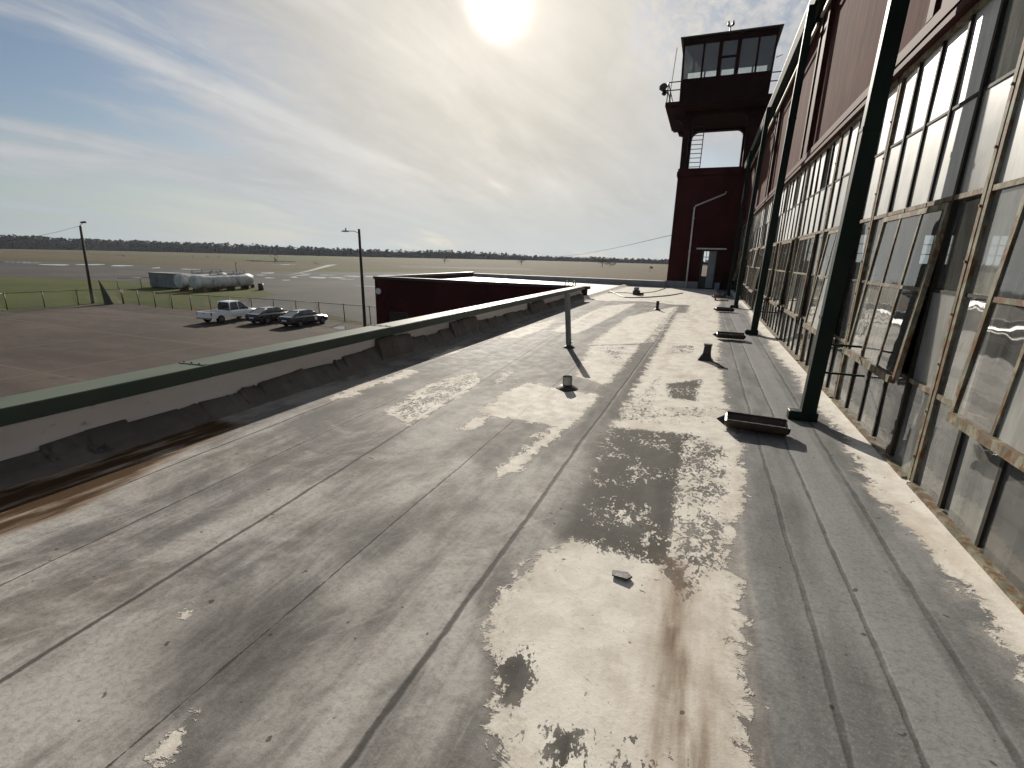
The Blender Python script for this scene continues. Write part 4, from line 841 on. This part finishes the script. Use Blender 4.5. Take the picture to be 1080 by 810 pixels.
# ------------------------------------------------------------------ vehicles (built facing +Y, copied from nothing)
def wheel(o, x, y, r, w=.22, rim='alloy'):
    s_ = 1 if x > 0 else -1
    b = MB(); b.tube([(x-s_*w/2, y, r), (x-s_*w*.4, y, r), (x+s_*w*.4, y, r), (x+s_*w/2, y, r)], [r*.86, r, r, r*.86], 20); tyre = b.build('wheel', 'rubber', o)
    b = MB(); b.tube([(x+s_*w*.46, y, r), (x+s_*(w/2+.012), y, r)], [r*.66, r*.60], 18)
    for k in range(5):
        a = k*2*math.pi/5; b.tube([(x+s_*(w/2+.016), y, r), (x+s_*(w/2+.016), y+math.cos(a)*r*.6, r+math.sin(a)*r*.6)], .03, 4)
    b.build('rim', rim, tyre)
def car_loft(b, st, mi=0):
    # stations: y, half width at sill, half width at belt, half width top, z sill, z belt, z top
    rings = []
    for y_, w0, w1, w2, z0, z1, z2 in st:
        rings.append([(-w0, y_, z0), (w0, y_, z0), (w1, y_, z0*.45+z1*.55), (w1*.985, y_, z1), (w2, y_, z2), (-w2, y_, z2), (-w1*.985, y_, z1), (-w1, y_, z0*.45+z1*.55)])
    b.loft(rings, mi, False)
def sedan(loc, rz, label, paint, badge=False):
    o = thing('parked_sedan', label, 'car', loc, rz)
    b = MB(); car_loft(b, [(-2.40, .70, .78, .62, .42, .66, .80), (-2.33, .80, .88, .70, .30, .82, .98), (-1.9, .84, .92, .74, .24, .88, 1.06), (-1.0, .85, .93, .76, .22, .90, 1.03), (.9, .85, .93, .76, .22, .88, .98), (1.6, .84, .91, .72, .24, .80, .92), (2.15, .80, .87, .66, .28, .68, .80), (2.40, .66, .72, .56, .36, .56, .64)]); b.build('body', paint, o)
    b = MB(); car_loft(b, [(-1.95, .68, .70, .66, 1.02, 1.04, 1.06), (-1.05, .70, .70, .54, 1.0, 1.2, 1.41), (.25, .70, .70, .54, .98, 1.2, 1.42), (1.15, .70, .70, .62, .94, .97, .99)]); b.build('glasshouse', 'car_glass', o)
    b = MB(); b.loft([[(-.5, -1.12, 1.40), (.5, -1.12, 1.40), (.5, .32, 1.41), (-.5, .32, 1.41)], [(-.46, -1.0, 1.46), (.46, -1.0, 1.46), (.46, .2, 1.47), (-.46, .2, 1.47)]])
    for s_ in (-1, 1):
        for ya, za, yb, zb in ((-1.95, 1.05, -1.08, 1.42), (.28, 1.43, 1.15, .99), (-.42, 1.0, -.42, 1.42)): b.tube([(s_*.70, ya, za) if za < 1.2 else (s_*.54, ya, za), (s_*.54, yb, zb) if zb > 1.2 else (s_*.68, yb, zb)], .035, 5)
    b.build('roof', paint, o)
    for x_ in (-.82, .82):
        for y_ in (-1.42, 1.45): wheel(o, x_, y_, .33)
        b = MB(); b.box(x_*.85-.13, x_*.85+.13, -2.40, -2.31, .70, .84); b.build('tail_light', 'red_lens', o)
        b = MB(); b.box(x_*.8-.14, x_*.8+.14, 2.2, 2.32, .60, .72); b.build('headlight', 'lamp_lens', o)
        b = MB(); b.bbox(x_*1.22-.1, x_*1.22+.1, .82, .95, .98, 1.12, .02); b.build('mirror', paint, o)
    b = MB(); b.box(-.28, .28, -2.425, -2.405, .60, .72); b.build('licence_plate', 'white_paint', o)
    if badge:
        b = MB(); b.tube([(.934, .55, .66), (.948, .55, .66)], .16, 14); b.build('door_emblem', 'white_paint', o)
    return o
def pickup(loc, rz):
    o = thing('pickup_truck', 'white crew cab pickup truck with a dark open bed', 'pickup', loc, rz)
    b = MB(); car_loft(b, [(-.55, .90, .96, .84, .45, .98, 1.12), (1.2, .90, .96, .84, .45, .98, 1.12), (1.9, .90, .96, .82, .45, .98, 1.10), (2.55, .86, .92, .72, .48, .92, 1.04), (2.72, .78, .82, .62, .5, .82, .92)]); 
    b.box(-.95, -.86, -2.65, -.56, .50, 1.10); b.box(.86, .95, -2.65, -.56, .50, 1.10); b.box(-.855, .855, -.66, -.56, .6, 1.10); b.box(-.855, .855, -2.62, -.67, .58, .66); b.build('body', 'car_white', o)
    b = MB(); b.box(-.855, .855, -2.72, -2.64, .56, 1.09); tg = b.build('tailgate', 'car_white', o)
    b = MB(); b.box(-.12, .12, -2.735, -2.722, .95, 1.0); b.build('handle', 'black_metal', tg)
    b = MB(); b.box(-.84, .84, -2.62, -.68, .665, .70); b.build('bed_liner', 'rubber', o)
    b = MB(); car_loft(b, [(-.58, .80, .80, .72, 1.08, 1.2, 1.6), (-.45, .82, .82, .66, 1.08, 1.35, 1.86), (.75, .82, .82, .66, 1.08, 1.35, 1.88), (1.55, .80, .80, .74, 1.05, 1.10, 1.14)]); b.build('cab_glass', 'car_glass', o)
    b = MB(); b.loft([[(-.67, -.52, 1.85), (.67, -.52, 1.85), (.67, .85, 1.87), (-.67, .85, 1.87)], [(-.6, -.4, 1.92), (.6, -.4, 1.92), (.6, .7, 1.94), (-.6, .7, 1.94)]])
    for s_ in (-1, 1):
        for a_, c_ in (((.82, -.56, 1.1), (.68, -.48, 1.87)), ((.83, .42, 1.1), (.67, .40, 1.88)), ((.80, 1.55, 1.12), (.67, .80, 1.88))): b.tube([(s_*a_[0], a_[1], a_[2]), (s_*c_[0], c_[1], c_[2])], .055, 5)
    b.build('cab_roof', 'car_white', o)
    b = MB(); b.bbox(-.92, .92, -2.88, -2.73, .45, .62, .03); b.build('rear_bumper', 'chrome', o)
    for x_ in (-.86, .86):
        for y_ in (-1.75, 1.75): wheel(o, x_, y_, .39, .26)
        b = MB(); b.box(x_*1.045-.06, x_*1.045+.06, -2.70, -2.655, .78, 1.06); b.build('tail_light', 'red_lens', o)
        b = MB(); b.box(x_*.85-.12, x_*.85+.12, 2.60, 2.70, .74, .86); b.build('headlight', 'lamp_lens', o)
        b = MB(); b.bbox(x_*1.22-.12, x_*1.22+.12, 1.12, 1.25, 1.12, 1.34, .03); b.build('mirror', 'black_metal', o)
def car_spot(px_r, py_r, wheel_back, hw, rz):                  # stand the near rear wheel on its place
    p = G(px_r, py_r); return p-Vector((math.cos(rz)*hw-math.sin(rz)*wheel_back*-1*-1, math.sin(rz)*hw+math.cos(rz)*wheel_back, 0))
rz = R(2); pickup(car_spot(234, 341, -1.75, .95, rz), rz)
rz = R(0); sedan(car_spot(317, 345.3, -1.42, .9, rz), rz, 'black sedan with a round white door emblem parked nearest the lamp pole', 'car_black', True)
rz = R(2); sedan(car_spot(275.5, 342.6, -1.42, .9, rz)+Vector((.2, .6, 0)), rz, 'dark sedan parked in the middle between pickup and emblem sedan', 'car_charcoal')

# ------------------------------------------------------------------ small far things
c = G(685, 287); o = thing('flag_marker', 'tiny red flag on a pole in the field left of the tower', 'flag', c)
hh = 6/F*fwd.dot(c); b = MB(); b.tube([(0, 0, 0), (0, 0, hh)], .07, 6); b.build('pole', 'pole_wood', o); b = MB(); b.loft([[(0, 0, hh*.65), (0, .06, hh*.65), (0, .06, hh), (0, 0, hh)], [(1.6, .3, hh*.6), (1.6, .36, hh*.6), (1.6, .36, hh*.9), (1.6, .3, hh*.9)]]); b.build('flag', 'red_cloth', o)
def wire(a, c, sag, label):
    P = [a.lerp(c, k/14)-Vector((0, 0, sag*4*(k/14)*(1-k/14))) for k in range(15)]; b = MB(); b.tube(P, .014, 4); tag(b.build('overhead_wire', 'rubber'), label, 'wire')
wire(G(98, 320)+tp, at_y(-160, 252, 20.), 1.2, 'thin overhead wire running left from the leaning pole')
wire(Vector((-2.2, 34., 1.6)), at_y(560, 284, 190.)+Vector((0, 0, 8)), 2., 'thin overhead wire dropping from the tower across the field')

# ------------------------------------------------------------------ the air
b = MB(); b.box(-1560, 1560, -1560, 1560, ZG-1, 30)
hm = bpy.data.materials.new('haze_air'); hm.use_nodes = True; t = NT(hm.node_tree)
pv = t.n('ShaderNodeVolumePrincipled', _Density=.00008); pv.inputs['Color'].default_value = (.80, .88, 1., 1); pv.inputs['Anisotropy'].default_value = .2
t.l(pv.outputs[0], t.n('ShaderNodeOutputMaterial').inputs['Volume']); M['haze_air'] = hm
hz_ = tag(b.build('haze', 'haze_air'), kind='stuff')
